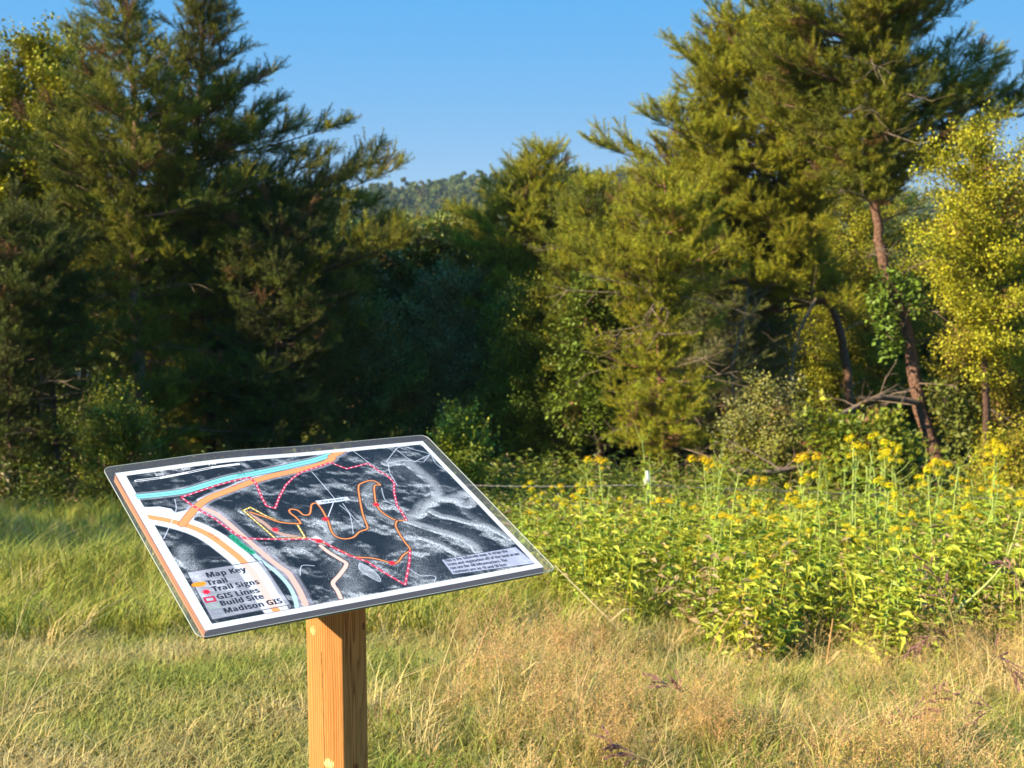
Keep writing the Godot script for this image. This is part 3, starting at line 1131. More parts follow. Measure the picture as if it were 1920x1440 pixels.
func weed(kind: int, tall: float, heads: int, leaf_n: int, flower_m: Material, leaf_m: Array, flowers: Array) -> Node3D:
	# one plant, its foot at the origin: a stem, alternate long leaves and, at the top, stalked flower clusters
	rng.seed = 1200 + kind
	var root := Node3D.new()
	var lean := Vector3(rnd(-0.08, 0.08), 0, rnd(-0.08, 0.08))
	var pts := PackedVector3Array()
	var rad := PackedFloat32Array()
	for k in 8:
		var t := k / 7.0
		pts.append(Vector3(0, t * tall, 0) + lean * t * t + Vector3(rnd(-1, 1), 0, rnd(-1, 1)) * 0.006)
		rad.append(lerpf(0.0066, 0.0036, t))
	var g := Geo.new()
	g.tube(pts, rad, 6, Color(0.36, 0.44, 0.11))
	for k in heads:
		var a := k * 2.2 + rnd(-0.4, 0.4)
		var from := pts[5 + (k % 2)].lerp(pts[7], rnd(0.2, 0.9)) if k > 0 else pts[6]
		var h := from + Vector3(cos(a), 0, sin(a)) * rnd(0.05, 0.13) + Vector3(0, rnd(0.07, 0.16), 0)
		if k == 0:
			h = pts[7] + Vector3(0, 0.02, 0)
		g.tube(PackedVector3Array([from, from.lerp(h, 0.5) + Vector3(cos(a), 0, sin(a)) * 0.012, h]), PackedFloat32Array([0.0028, 0.0022, 0.0018]), 4, Color(0.30, 0.36, 0.09))
		var f := part("flower_cluster", flowers[(k + kind) % flowers.size()], root, flower_m)
		f.position = h + Vector3(0, -0.012, 0)
		f.basis = Basis(Vector3.UP, rnd(0, TAU)) * Basis(Vector3.RIGHT, rnd(-0.3, 0.3)) * Basis.from_scale(Vector3.ONE * rnd(0.7, 1.15) * (1.2 if k == 0 else 0.9))
	part("stem", g.mesh(), root, mats.stem)
	for k in leaf_n:
		var t := lerpf(0.10, 0.93, (k + rnd(0, 0.6)) / leaf_n)
		var fk := t * 7.0
		var p := pts[int(fk)].lerp(pts[int(fk) + 1], fk - int(fk))
		var l := lerpf(0.085, 0.165, rng.randf()) * (1.0 - 0.62 * maxf(0.0, t - 0.45))
		var m: Material = leaf_m[0] if t > 0.25 or rng.randf() < 0.6 else leaf_m[1]
		var o := part("leaf", leaf_shapes[rng.randi() % 3], root, m)
		o.position = p
		o.basis = Basis(Vector3.UP, k * 2.4 + rnd(-0.5, 0.5)) * Basis(Vector3.RIGHT, rnd(-0.45, 0.25)) * Basis.from_scale(Vector3(l * rnd(0.85, 1.2), l, l))
	return root


func tinted(base: StandardMaterial3D, c: Color) -> StandardMaterial3D:
	var m: StandardMaterial3D = base.duplicate()
	m.albedo_color = c.linear_to_srgb()
	return m


func make_weeds():
	var gold := tinted(mats.petal, Color(0.90, 0.64, 0.01))
	var lemon := tinted(mats.petal, Color(0.84, 0.70, 0.012))
	var bud := tinted(mats.petal, Color(0.46, 0.46, 0.03))
	var fresh := tinted(mats.leaf, Color(0.33, 0.43, 0.035))
	var mid := tinted(mats.leaf, Color(0.20, 0.30, 0.035))
	var pale := tinted(mats.leaf, Color(0.42, 0.45, 0.05))
	var yellowed := tinted(mats.leaf, Color(0.42, 0.40, 0.05))
	var flowers := [flower_mesh(71, 36, 0.038, 0.012), flower_mesh(72, 26, 0.030, 0.011), flower_mesh(73, 42, 0.044, 0.012)]
	var knobs := [flower_mesh(74, 22, 0.036, 0.008), flower_mesh(75, 28, 0.044, 0.009)]
	var protos := [
		weed(0, 1.10, 5, 22, gold, [fresh, yellowed], flowers), weed(1, 1.05, 4, 20, gold, [mid, yellowed], flowers),
		weed(2, 1.15, 6, 24, bud, [fresh, mid], knobs), weed(3, 1.08, 6, 24, lemon, [fresh, yellowed], flowers),
		weed(4, 0.95, 4, 20, lemon, [pale, yellowed], flowers), weed(5, 0.85, 0, 20, bud, [mid, fresh], knobs), weed(6, 0.8, 0, 18, bud, [fresh, yellowed], knobs),
	]
	# the plants one can point to: where the top shows, how far away, which kind, and what it looks like
	var marked := [
		[1118, 862, 8.3, 2, "tall budded stalk forking in two, just right of the sign's corner"],
		[1140, 868, 8.6, 0, "budding stalk touched with orange, close right of the forked one by the sign's corner"],
		[1228, 862, 8.0, 2, "tall pale stemmed budded plant standing just before the white insulator"],
		[1338, 868, 8.1, 0, "tall plant whose bright orange yellow head stands above the wire right of the white insulator"],
		[1372, 930, 9.0, 1, "single orange flower head below the wire, right of the tall orange headed plant"],
		[1430, 945, 8.8, 1, "pair of orange flower heads low under the wire, left of the tall yellow clump"],
		[1402, 962, 8.4, 1, "short plant with a flat orange head, leftmost of the low orange heads under the wire"],
		[1492, 950, 8.9, 0, "orange yellow headed plant at the left foot of the tall yellow clump"],
		[1610, 822, 8.6, 3, "tallest yellow flowering plant, left stem of the tall clump before the pine trunk"],
		[1645, 815, 8.7, 3, "tallest yellow flowering plant, right stem of the tall clump before the pine trunk"],
		[1672, 838, 8.4, 3, "yellow plant leaning out to the right of the tall clump"],
		[1560, 880, 8.8, 2, "green budded plant on the left shoulder of the tall yellow clump"],
		[1700, 880, 8.9, 2, "green budded plant on the right shoulder of the tall yellow clump"],
		[1738, 928, 8.6, 1, "deep orange flower head directly left of the pine trunk's foot"],
		[1778, 918, 8.8, 1, "orange flower head directly in front of the pine trunk's foot"],
		[1700, 960, 8.0, 3, "broad yellow head in front of and left of the pine trunk's foot"],
		[1748, 968, 7.9, 3, "broad yellow head below the deep orange one by the pine trunk's foot"],
		[1808, 945, 7.8, 3, "bright yellow flat topped plant just right of the pine trunk's foot"],
		[1875, 925, 8.3, 0, "orange yellow headed plant near the right edge, level with the wire"],
		[1912, 935, 7.7, 4, "yellow headed plant cut by the right edge of the picture"],
		[1600, 985, 7.9, 3, "yellow plant in the thick of the bed below the tall clump"],
		[1665, 992, 7.6, 0, "orange yellow plant below and right of the tall clump"],
		[1060, 912, 9.2, 1, "small orange tipped plant in front of the shade beside the sign's right corner"],
		[985, 925, 8.7, 2, "bushy green plant with yellow tips touching the sign's right edge"],
		[1020, 935, 9.3, 4, "yellow green plant behind the sign's right corner"],
		[1560, 1000, 7.6, 2, "budded plant left of the middle of the yellow bed"],
		[1290, 945, 8.9, 4, "pale yellow flowered plant between the insulator and the tall orange headed plant"],
		[1590, 860, 8.9, 2, "budded green plant between the stems of the tallest yellow pair"],
		[1540, 845, 8.7, 2, "tall budded plant at the far left of the tall yellow clump"],
		[1605, 845, 8.2, 5, "tall deep green leafy stem at the front left of the yellow pair"],
		[1662, 850, 8.3, 5, "tall deep green leafy stem at the front right of the yellow pair"],
		[1690, 850, 8.6, 3, "tall yellow plant at the right end of the clump, beside the trunk"],
		[1625, 872, 8.3, 6, "leafy flowerless stem at the front of the tall yellow clump"],
		[1655, 880, 8.9, 5, "leafy deep green plant at the back of the tall yellow clump"],
		[1575, 925, 8.4, 6, "leafy bright green plant at the left front of the tall yellow clump"],
		[1720, 905, 8.5, 3, "yellow plant between the tall clump and the pine trunk's foot"],
		[1185, 950, 9.0, 2, "slim budded plant left of the white insulator, below the wire"],
	]
	for q in marked:
		var p := at(q[0], q[1], q[2])
		var k: int = q[3]
		place_weed(protos[k], Vector3(p.x, ground_y(p.x, p.z), p.z), p.y, hash(q[4]) % 628 * 0.01, q[4], "")
	# the rest of the bed
	rng.seed = 3131
	var says := ["orange flowered weed, ", "dark leaved orange weed, ", "green budded weed, ", "yellow flowered weed, ", "pale leaved yellow weed, ", "deep green flowerless weed, ", "bright green flowerless weed, "]
	var placed := 0
	while placed < 170:
		var d := rnd(5.7, 10.6)
		var px := 950.0 + pow(rng.randf(), 0.88) * 1120.0
		var x := (px - 960.0) / FOCAL * d
		# the front edge runs nearer to the right
		if d < 7.4 - 1.6 * smoothstep(1000.0, 1500.0, px) + 0.5 * sin(px * 0.021) + pow(rng.randf(), 2.0) * 2.2:
			continue
		if px < 1040 and d > 9.6:
			continue
		var k: int = [2, 3, 2, 5, 6, 5, 6, 5, 0, 4, 2, 6][rng.randi() % 12]
		if px < 1350.0 and k in [0, 3] and rng.randf() < 0.7:
			k = 6
		var y := ground_y(x, -d)
		var s := rnd(0.50, 0.95) * (0.72 if d < 6.8 else 1.0) * (1.0 if d < 9.0 else 0.85)
		if k >= 5:
			s = rnd(0.45, 0.85) * (0.82 if d < 6.8 else 1.0)
		var top: float = y + [1.1, 1.05, 1.15, 1.08, 0.95, 0.85, 0.8][k] * s
		var zone: String = "bed's left end beside the sign" if px < 1120 else "bed below the white insulator" if px < 1290 else "bed below the tall orange headed plant" if px < 1480 else "bed below the tall yellow clump" if px < 1690 else "bed below the pine trunk" if px < 1830 else "bed at the right edge"
		var row_of: String = "front row of the " if d < 7.2 else "middle of the " if d < 8.9 else "back row of the "
		if rng.randf() < 0.2 and d > 7.4 and k in [2, 3]:            # a few stand well above the rest
			top = y + rnd(0.95, 1.2)
		place_weed(protos[k], Vector3(x, y, -d), top, rnd(0, TAU), says[k] + row_of + zone, ["orange weeds in the flower bed", "orange weeds in the flower bed", "budded weeds in the flower bed", "yellow weeds in the flower bed", "pale yellow weeds in the flower bed", "leafy weeds in the flower bed", "low leafy weeds in the flower bed"][k])
		placed += 1
	for q in protos:
		q.free()
	# low leaves that close the bed's foot
	var bufs := [PackedFloat32Array(), PackedFloat32Array(), PackedFloat32Array()]
	for n in 2700:
		var d := rnd(5.5, 11.5)
		var px := 950.0 + pow(rng.randf(), 0.9) * 1150.0
		var x := (px - 960.0) / FOCAL * d
		if d < 7.2 - 1.6 * smoothstep(1000.0, 1500.0, px) + 0.5 * sin(px * 0.021) + pow(rng.randf(), 2.0) * 1.6:
			continue
		var s := rnd(0.8, 1.2)
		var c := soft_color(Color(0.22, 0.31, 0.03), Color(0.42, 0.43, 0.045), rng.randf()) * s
		if rng.randf() < 0.05:
			c = Color(0.50, 0.38, 0.05)
		elif rng.randf() < 0.12:
			c = Color(0.34, 0.25, 0.12)
		put(bufs[rng.randi() % 3], along_axis(Vector3(rnd(-0.25, 0.25), 1, rnd(-0.25, 0.25)), rnd(0, TAU), rnd(0.45, 1.35)), Vector3(x, ground_y(x, -d), -d), c)
	for n in 5200:             # rank growth along the foot of the trees
		var d := rnd(11.0, 19.5)
		var x := rnd(-0.50, 0.50) * d
		var px := 960.0 + x / d * FOCAL
		if d < 17.0 and px < 900.0:
			continue
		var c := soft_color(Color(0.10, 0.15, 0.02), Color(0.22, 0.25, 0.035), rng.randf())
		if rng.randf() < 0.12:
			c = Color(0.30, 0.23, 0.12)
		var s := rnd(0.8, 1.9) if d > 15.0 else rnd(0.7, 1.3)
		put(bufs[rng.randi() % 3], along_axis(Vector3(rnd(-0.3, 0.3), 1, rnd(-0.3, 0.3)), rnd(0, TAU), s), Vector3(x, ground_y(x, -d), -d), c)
	var o := thing("weed_foliage", "", "", Vector3.ZERO)
	for k in 3:
		many("sprigs", sprigs[k], bufs[k], o, mats.leaf)
	tag(o, "low mixed weeds and leaves between the yellow flowers", "weeds", "", "stuff")


func place_weed(proto: Node3D, foot: Vector3, top_y: float, turn: float, label: String, group: String):
	var o: Node3D = proto.duplicate()
	o.name = numbered("flowering_weed")
	add_child(o)
	var tall := 0.0
	for c in o.get_children():
		if c.name.begins_with("stem"):
			tall = (c as MeshInstance3D).mesh.get_aabb().end.y
	o.position = foot
	var s := (top_y - foot.y) / maxf(tall, 0.1)
	o.scale = Vector3(lerpf(s, 1.0, 0.4), s, lerpf(s, 1.0, 0.4))
	o.rotation.y = turn
	tag(o, label, "wildflower", group)


# ---------------------------------------------------------------- single grasses and small flowers
func stalk(called: String, label: String, line: Array, r: float, col: Color, head: int, head_col: Color, group := ""):
	# line: [px, py, metres] from the foot up; the foot is dropped to the ground
	rng.seed = hash(label)
	var pts := PackedVector3Array()
	for q in line:
		pts.append(at(q[0], q[1], q[2]))
	var foot := Vector3(pts[0].x, ground_y(pts[0].x, pts[0].z), pts[0].z)
	if pts[0].y > foot.y + 0.03:
		pts.insert(0, foot)
	else:
		pts[0] = foot
	var root := thing(called, label, "grass stalk", foot, group)
	for k in pts.size():
		pts[k] -= foot
	pts = smooth_line(pts, 5)
	var rad := PackedFloat32Array()
	for k in pts.size():
		rad.append(lerpf(r, r * 0.45, float(k) / (pts.size() - 1)))
	var g := Geo.new()
	g.tube(pts, rad, 5, col)
	part("stem", g.mesh(), root, mats.stem)
	var n := pts.size()
	if head == 1:              # drooping open seed head with grouped dark grains
		var h := Geo.new()
		for k in 12:
			var t0 := k / 12.0
			var fk := (n - 1) * (1.0 - 0.42 * t0)
			var i0 := mini(int(fk), n - 2)
			var p := pts[i0].lerp(pts[i0 + 1], fk - i0)
			var dir := (pts[i0 + 1] - pts[i0]).normalized()
			var out := (dir * 1.2 + Vector3(rnd(-1, 1), rnd(-0.7, 0.4), rnd(-1, 1)) * 0.8).normalized()
			var l := rnd(0.05, 0.12) * (0.6 + 0.7 * t0)
			var e := p + out * l + Vector3(0, -0.3 * l, 0)
			h.tube(PackedVector3Array([p, p.lerp(e, 0.5) + Vector3(0, 0.008, 0), e]), PackedFloat32Array([0.0012, 0.001, 0.0008]), 3, head_col)
			for j in 11:
				var t := rnd(0.25, 1.0)
				var q := p.lerp(e, t) + Vector3(0, 0.006 * sin(PI * t), 0) + Vector3(rnd(-1, 1), rnd(-1, 0.4), rnd(-1, 1)) * 0.004
				var w := rnd(0.9, 1.5)
				h.tube(PackedVector3Array([q, q + out * 0.006 * w, q + out * 0.013 * w]), PackedFloat32Array([0.0005, 0.0016 * w, 0.0004]), 4, head_col * rnd(0.7, 1.3))
		part("seed_head", h.mesh(), root, mats.stem)
	elif head == 2:            # slim closed spike
		var h := Geo.new()
		for j in 46:
			var t := rnd(0.66, 1.0)
			var fk := t * (n - 1)
			var i0 := mini(int(fk), n - 2)
			var q := pts[i0].lerp(pts[i0 + 1], fk - i0)
			var dir := (pts[i0 + 1] - pts[i0]).normalized()
			var out := (dir * 1.3 + Vector3(rnd(-1, 1), rnd(-1, 1), rnd(-1, 1)) * 0.6).normalized()
			h.tube(PackedVector3Array([q, q + out * 0.006, q + out * 0.013]), PackedFloat32Array([0.0006, 0.0016, 0.0004]), 3, head_col * rnd(0.75, 1.15))
		part("seed_head", h.mesh(), root, mats.stem)
	else:                      # a blade that hangs from the stem
		var b := Geo.new()
		var p := pts[n / 3]
		var out := Vector3(rnd(-1, 1), 0.5, rnd(-0.5, 0.8)).normalized()
		var side := out.cross(Vector3.UP).normalized() * r * 1.6
		b.quad(p - side, p + out * 0.10 - side, p + out * 0.10 + side, p + side, Vector2.ZERO, Vector2.ZERO, Vector2.ZERO, Vector2.ZERO, col)
		b.tri(p + out * 0.10 - side, p + out * 0.2 + Vector3(0, -0.07, 0), p + out * 0.10 + side, col)
		part("blade", b.mesh(), root, mats.stem)


func make_small_plants():
	var straw := Color(0.55, 0.42, 0.17)
	var green := Color(0.30, 0.32, 0.09)
	var rust := Color(0.50, 0.29, 0.12)
	var wine := Color(0.26, 0.13, 0.11)
	# dark seeded grasses at the lower right
	var wines := [
		[[[1802, 1300, 4.6], [1790, 1180, 4.6], [1768, 1110, 4.6], [1738, 1056, 4.6]], "purple seeded grass bending left in front of the yellow bed, tallest of its kind"],
		[[[1850, 1420, 4.3], [1842, 1300, 4.3], [1868, 1235, 4.3], [1905, 1262, 4.3]], "purple seeded grass arching over to the right edge below the flower bed"],
		[[[1800, 1330, 4.7], [1806, 1260, 4.7], [1770, 1195, 4.7], [1720, 1206, 4.7]], "dark seeded grass drooping left at the foot of the flower bed"],
		[[[1700, 1440, 3.9], [1690, 1400, 3.9], [1700, 1350, 3.9], [1760, 1295, 3.9]], "purple seeded grass rising at a slant low on the right"],
		[[[1230, 1440, 3.7], [1215, 1425, 3.7], [1190, 1415, 3.7], [1148, 1392, 3.7]], "small purple seeded grass lying left at the bottom edge, right of the sign post"],
		[[[1300, 1360, 4.2], [1295, 1320, 4.2], [1275, 1296, 4.2], [1240, 1275, 4.2]], "wine coloured seed head nodding left over the rusty grass"],
		[[[1880, 1440, 4.0], [1890, 1380, 4.0], [1860, 1330, 4.0], [1800, 1372, 4.0]], "dark seeded grass curving down near the lower right corner"],
		[[[1915, 1300, 4.5], [1918, 1180, 4.5], [1908, 1080, 4.5], [1880, 1055, 4.5]], "purple seeded grass standing at the right edge before the flowers"],
		[[[1745, 1420, 4.1], [1730, 1390, 4.1], [1712, 1370, 4.1], [1670, 1352, 4.1]], "short purple seeded grass leaning left low on the right"],
	]
	for q in wines:
		stalk("seeded_grass", q[1], q[0], 0.0024, Color(0.44, 0.36, 0.15), 1, wine)
	# straw stems and bent grasses
	var straws := [
		[[[1548, 1290, 5.6], [1552, 1230, 5.6], [1562, 1160, 5.6]], "rust coloured straight dry stem before the flower bed", rust, 0.0045, 0],
		[[[870, 1300, 4.9], [905, 1200, 4.9], [940, 1120, 5.0]], "slanting dry straw right of the sign post, below the sign's right corner", rust, 0.0026, 2],
		[[[930, 1380, 4.4], [935, 1260, 4.5], [905, 1135, 4.5]], "pale straw with a knobbed tip right of the sign post", straw, 0.0024, 2],
		[[[985, 1330, 4.8], [955, 1230, 4.8], [918, 1140, 4.8]], "thin pale straw leaning left, further right of the sign post", straw, 0.0018, 0],
		[[[790, 1420, 4.0], [815, 1300, 4.1], [860, 1160, 4.2]], "thick straw rising to the right close beside the sign post", straw, 0.0024, 0],
		[[[748, 1330, 4.6], [750, 1250, 4.6], [747, 1150, 4.6]], "upright dry straw just right of the sign post", straw, 0.0017, 2],
		[[[1190, 1200, 6.4], [1110, 1130, 6.6], [1040, 1060, 6.8]], "long dead stem slanting across the bed's left end towards the sign's corner", Color(0.46, 0.40, 0.22), 0.0042, 0],
		[[[1700, 1230, 6.0], [1790, 1150, 6.0], [1880, 1060, 6.0], [1915, 960, 6.0]], "thick pale green stem slanting up to the right edge through the bed", Color(0.34, 0.37, 0.11), 0.0072, 0],
		[[[1235, 1330, 4.9], [1240, 1270, 4.9], [1262, 1200, 5.0]], "thin tan stalk in the middle of the rusty grass", straw, 0.0016, 2],
		[[[1110, 1420, 3.9], [1095, 1330, 4.0], [1120, 1260, 4.1]], "thin green stalk in the rusty grass, bottom centre right", green, 0.0016, 2],
		[[[1330, 1240, 5.8], [1345, 1190, 5.8], [1380, 1140, 5.8]], "short dry reddish stem at the foot of the bed, below the orange headed plant", rust, 0.003, 0],
		[[[40, 1350, 4.3], [90, 1240, 4.4], [180, 1150, 4.5], [240, 1120, 4.6]], "long pale grass blade bending right at the lower left", straw, 0.0022, 2],
		[[[5, 1340, 4.4], [20, 1230, 4.4], [50, 1130, 4.5], [85, 1100, 4.6]], "pale grass stem rising at the left edge", straw, 0.0022, 2],
		[[[20, 1420, 3.9], [60, 1320, 4.0], [140, 1280, 4.1], [185, 1300, 4.1]], "arched dry blade drooping over the mown grass at the lower left", straw, 0.0020, 0],
		[[[60, 1300, 4.8], [95, 1230, 4.8], [150, 1180, 4.9], [220, 1140, 5.0]], "second pale blade bending right, close under the long one at the lower left", Color(0.42, 0.40, 0.16), 0.0019, 0],
		[[[0, 1400, 4.0], [40, 1340, 4.0], [90, 1300, 4.1]], "straw coloured stem at the bottom left corner", straw, 0.0020, 2],
	]
	for q in straws:
		stalk("dry_grass_stalk", q[1], q[0], q[3] * 1.35, q[2], q[4], q[2] * 0.8)
	# small flowers in the mown grass
	small_flower("dandelion", "tiny yellow flower alone in the mown grass left of the post", 272, 1292, Color(0.80, 0.55, 0.01))
	small_flower("clover_flower", "pink clover head in the grass at the bottom, left of the post", 316, 1414, Color(0.60, 0.30, 0.50))
	small_flower("clover_flower", "rosy clover head at the bottom edge, lower left", 141, 1432, Color(0.55, 0.14, 0.18))
	small_flower("daisy", "yellow flower in the shaded weeds under the left pines", 82, 906, Color(0.75, 0.50, 0.02))


func small_flower(called: String, label: String, px: float, py: float, c: Color):
	rng.seed = hash(label)
	var g0 := on_ground(px, py + 14)
	var p := at(px, py, -g0.z)
	var root := thing(called, label, "flower", g0)
	var g := Geo.new()
	var top := p - g0
	g.tube(PackedVector3Array([Vector3(0.01, -0.01, 0), top * 0.5, top]), PackedFloat32Array([0.0012, 0.001, 0.0009]), 4, Color(0.2, 0.3, 0.08))
	part("stem", g.mesh(), root, mats.stem)
	var h := Geo.new()
	for k in 60:
		var d := Vector3(rnd(-1, 1), rnd(0.0, 1.0), rnd(-1, 1)).normalized()
		var s := d.cross(Vector3(rnd(-1, 1), rnd(-1, 1), rnd(-1, 1))).normalized() * 0.0016
		var l := rnd(0.008, 0.013)
		h.tri(top + d * 0.002 - s, top + d * l, top + d * 0.002 + s, c * rnd(0.75, 1.2))
	part("flower_head", h.mesh(), root, mats.petal)


# ---------------------------------------------------------------- the map sign
func warp(u: float, v: float) -> float:    # the laminated sheet has lifted a little along its far edge
	var q := maxf(v, 0.0)
	return 0.0095 * exp(-pow((u - 0.34) / 0.23, 2.0)) * q * q * q + 0.0012 * sin(u * 9.0 + 1.0) * q


func make_sign():
	var e := Vector3(0.8224, 0, -0.5690).normalized()
	var u := Vector3(-0.52994, 0.37601, -0.76012)
	u = (u - e * e.dot(u)).normalized()
	var n := e.cross(u)
	var corner := EYE + Vector3(-0.51089, -0.65171, -1.97661)
	var axis := Vector3(-0.35235, 0, -2.38694)
	axis.y = ground_y(axis.x, axis.z)
	var root := thing("map_sign", "slanted laminated trail map on a board atop a square wooden post", "sign", axis)
	# post: square with eased corners, its top cut to the board's slope
	var front := Vector3(-0.4337, 0, 0.9011)
	var right := Vector3(0.9011, 0, 0.4337)
	var half := 0.0445
	var ease := 0.007
	var ring := PackedVector2Array()
	var ring_u := PackedFloat32Array()
	for k in 4:
		for s in 6:
			var a := k * PI * 0.5 + s / 5.0 * PI * 0.5
			var c := Vector2([1, -1, -1, 1][k], [1, 1, -1, -1][k]) * (half - ease)
			ring.append(c + Vector2(cos(a), sin(a)) * ease)
	ring.append(ring[0])
	var g := Geo.new()
	var run := 0.0
	for k in ring.size():
		if k > 0:
			run += ring[k].distance_to(ring[k - 1])
		ring_u.append(run)
	for k in ring.size():
		var q := ring[k]
		var p := right * q.x + front * q.y
		var c := Vector2(clampf(q.x, -half + ease, half - ease), clampf(q.y, -half + ease, half - ease))
		var nn := (right * (q.x - c.x) + front * (q.y - c.y)).normalized()
		var world := axis + p
		var ty := corner.y - (n.x * (world.x - corner.x) + n.z * (world.z - corner.z)) / n.y - 0.0225
		for j in 2:
			var y := -0.3 if j == 0 else ty - axis.y
			g.v.append(Vector3(p.x, y, p.z))
			g.n.append(nn)
			g.t.append(Vector2(ring_u[k] / run, 1.0 - (y + 0.3) / 1.6))
			g.c.append(Color.WHITE)
	for k in ring.size() - 1:
		# ring runs from right (x) to front (z): seen from outside that is leftwards
		g.i.append_array([k * 2, k * 2 + 2, k * 2 + 3, k * 2, k * 2 + 3, k * 2 + 1])
	var top_at := g.v.size()
	for k in ring.size() - 1:
		g.v.append(g.v[k * 2 + 1])
		g.n.append(n)
		g.t.append(Vector2(0.5 + ring[k].x * 2.0, 0.5 + ring[k].y * 2.0))
		g.c.append(Color.WHITE)
	for k in range(1, ring.size() - 2):
		g.i.append_array([top_at, top_at + k, top_at + k + 1])
	var wood := StandardMaterial3D.new()
	wood.albedo_texture = post_picture(ring_u, run, axis)
	wood.roughness = 0.62
	wood.metallic_specular = 0.35
	part("post", g.mesh(), root, wood)
	# board and sheet share a frame: x along the width, y out of the face, z down the slope
	var frame := Transform3D(Basis(e, n, -u), corner - axis)
	var w := BOARD_W
	var h := BOARD_H
	var ply := StandardMaterial3D.new()
	ply.albedo_texture = ply_picture(false)
	ply.roughness = 0.7
	var dull := StandardMaterial3D.new()  # the same plywood with its shade put into the colour
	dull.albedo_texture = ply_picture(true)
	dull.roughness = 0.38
	var b := Geo.new()
	var t := 0.0150
	var p := [Vector3(0, 0, 0), Vector3(w, 0, 0), Vector3(w, 0, -h), Vector3(0, 0, -h)]
	var dn := Vector3(0, -t, 0)
	b.quad(p[0], p[3], p[2], p[1])
	b.quad(p[0] + dn, p[1] + dn, p[2] + dn, p[3] + dn)
	b.quad(p[3] + dn, p[3], p[0], p[0] + dn, Vector2(0, 1), Vector2(0, 0), Vector2(1, 0), Vector2(1, 1))
	b.quad(p[1] + dn, p[1], p[2], p[2] + dn, Vector2(0, 1), Vector2(0, 0), Vector2(1, 0), Vector2(1, 1))
	b.quad(p[2] + dn, p[2], p[3], p[3] + dn, Vector2(0, 1), Vector2(0, 0), Vector2(1, 0), Vector2(1, 1))
	b.quad(p[0] + dn, p[0], p[1], p[1] + dn, Vector2(0, 1), Vector2(0, 0), Vector2(1, 0), Vector2(1, 1))
	var board := part("board", b.mesh(), root, ply)
	board.transform = frame
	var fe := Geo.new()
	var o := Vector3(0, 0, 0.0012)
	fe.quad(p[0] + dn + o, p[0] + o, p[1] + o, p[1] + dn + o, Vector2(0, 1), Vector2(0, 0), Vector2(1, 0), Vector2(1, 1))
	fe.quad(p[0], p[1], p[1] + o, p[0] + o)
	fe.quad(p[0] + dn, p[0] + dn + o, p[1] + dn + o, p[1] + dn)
	var front_shade := part("shaded_front_edge", fe.mesh(), board, dull)  # thin strip over the plywood's front edge, painted in its shade tone
	# the printed sheet
	var s := Geo.new()
	var nx := 40
	var nz := 24
	for j in nz + 1:
		for i in nx + 1:
			var fu := float(i) / nx
			var fv := float(j) / nz
			s.v.append(Vector3(fu * w, 0.0025 + warp(fu, fv), -fv * h))
			var dx := (warp(fu + 0.01, fv) - warp(fu - 0.01, fv)) / (0.02 * w)
			var dv := (warp(fu, fv + 0.01) - warp(fu, fv - 0.01)) / (0.02 * h)
			s.n.append(Vector3(-dx, 1, dv).normalized())
			s.t.append(Vector2(fu, 1.0 - fv))
			s.c.append(Color.WHITE)
	for j in nz:
		for i in nx:
			var a := j * (nx + 1) + i
			s.i.append_array([a, a + nx + 1, a + nx + 2, a, a + nx + 2, a + 1])
	var paper := StandardMaterial3D.new()
	paper.albedo_texture = ImageTexture.create_from_image(map_picture())
	paper.roughness = 0.6
	paper.clearcoat_enabled = true
	paper.clearcoat = 0.12
	paper.clearcoat_roughness = 0.16
	var sheet := part("map_sheet", s.mesh(), root, paper)
	sheet.transform = frame
	# the clear laminate that sticks out all round
	var film_mat := StandardMaterial3D.new()
	film_mat.albedo_color = Color(0.53, 0.51, 0.54, 0.28)
	film_mat.transparency = BaseMaterial3D.TRANSPARENCY_ALPHA
	film_mat.roughness = 0.30
	film_mat.metallic_specular = 0.7
	film_mat.cull_mode = BaseMaterial3D.CULL_DISABLED
	var m := Geo.new()
	var lo := Vector2(-0.0175, -0.0165)
	var hi := Vector2(w + 0.0205, h + 0.0235)
	var cr := 0.017
	var outline := PackedVector2Array()
	var corners := [Vector2(lo.x + cr, lo.y + cr), Vector2(hi.x - cr, lo.y + cr), Vector2(hi.x - cr, hi.y - cr), Vector2(lo.x + cr, hi.y - cr)]
	for k in 4:
		for j in 7:
			var a := PI + k * PI * 0.5 + j / 6.0 * PI * 0.5
			outline.append(corners[k] + Vector2(cos(a), sin(a)) * cr)
		var nxt: Vector2 = corners[(k + 1) % 4]
		var a2 := PI + (k + 1) * PI * 0.5
		var from := outline[-1]
		var to := nxt + Vector2(cos(a2), sin(a2)) * cr
		for j in range(1, 24):
			outline.append(from.lerp(to, j / 24.0))
	outline.append(outline[0])
	var rim := PackedVector3Array()
	var rim_r := PackedFloat32Array()
	for k in outline.size():
		var q := outline[k]
		var inn := Vector2(clampf(q.x, 0.0005, w - 0.0005), clampf(q.y, 0.0005, h - 0.0005))
		for x in [inn, q]:
			m.v.append(Vector3(x.x, 0.0029 + warp(x.x / w, x.y / h), -x.y))
			m.n.append(Vector3.UP)
			m.t.append(Vector2.ZERO)
			m.c.append(Color.WHITE)
		rim.append(m.v[-1])
		rim_r.append(0.0008)
	for k in outline.size() - 1:
		m.i.append_array([k * 2, k * 2 + 2, k * 2 + 3, k * 2, k * 2 + 3, k * 2 + 1])
	var margin := part("clear_margin", m.mesh(), root, film_mat)
	margin.transform = frame
	var rg := Geo.new()
	rg.tube(rim, rim_r, 4)
	var rim_mat := StandardMaterial3D.new()
	rim_mat.albedo_color = Color(0.72, 0.74, 0.68)  # pale colour paints the highlight along the laminate's edge
	rim_mat.roughness = 0.35
	part("margin_edge_glint", rg.mesh(), margin, rim_mat)


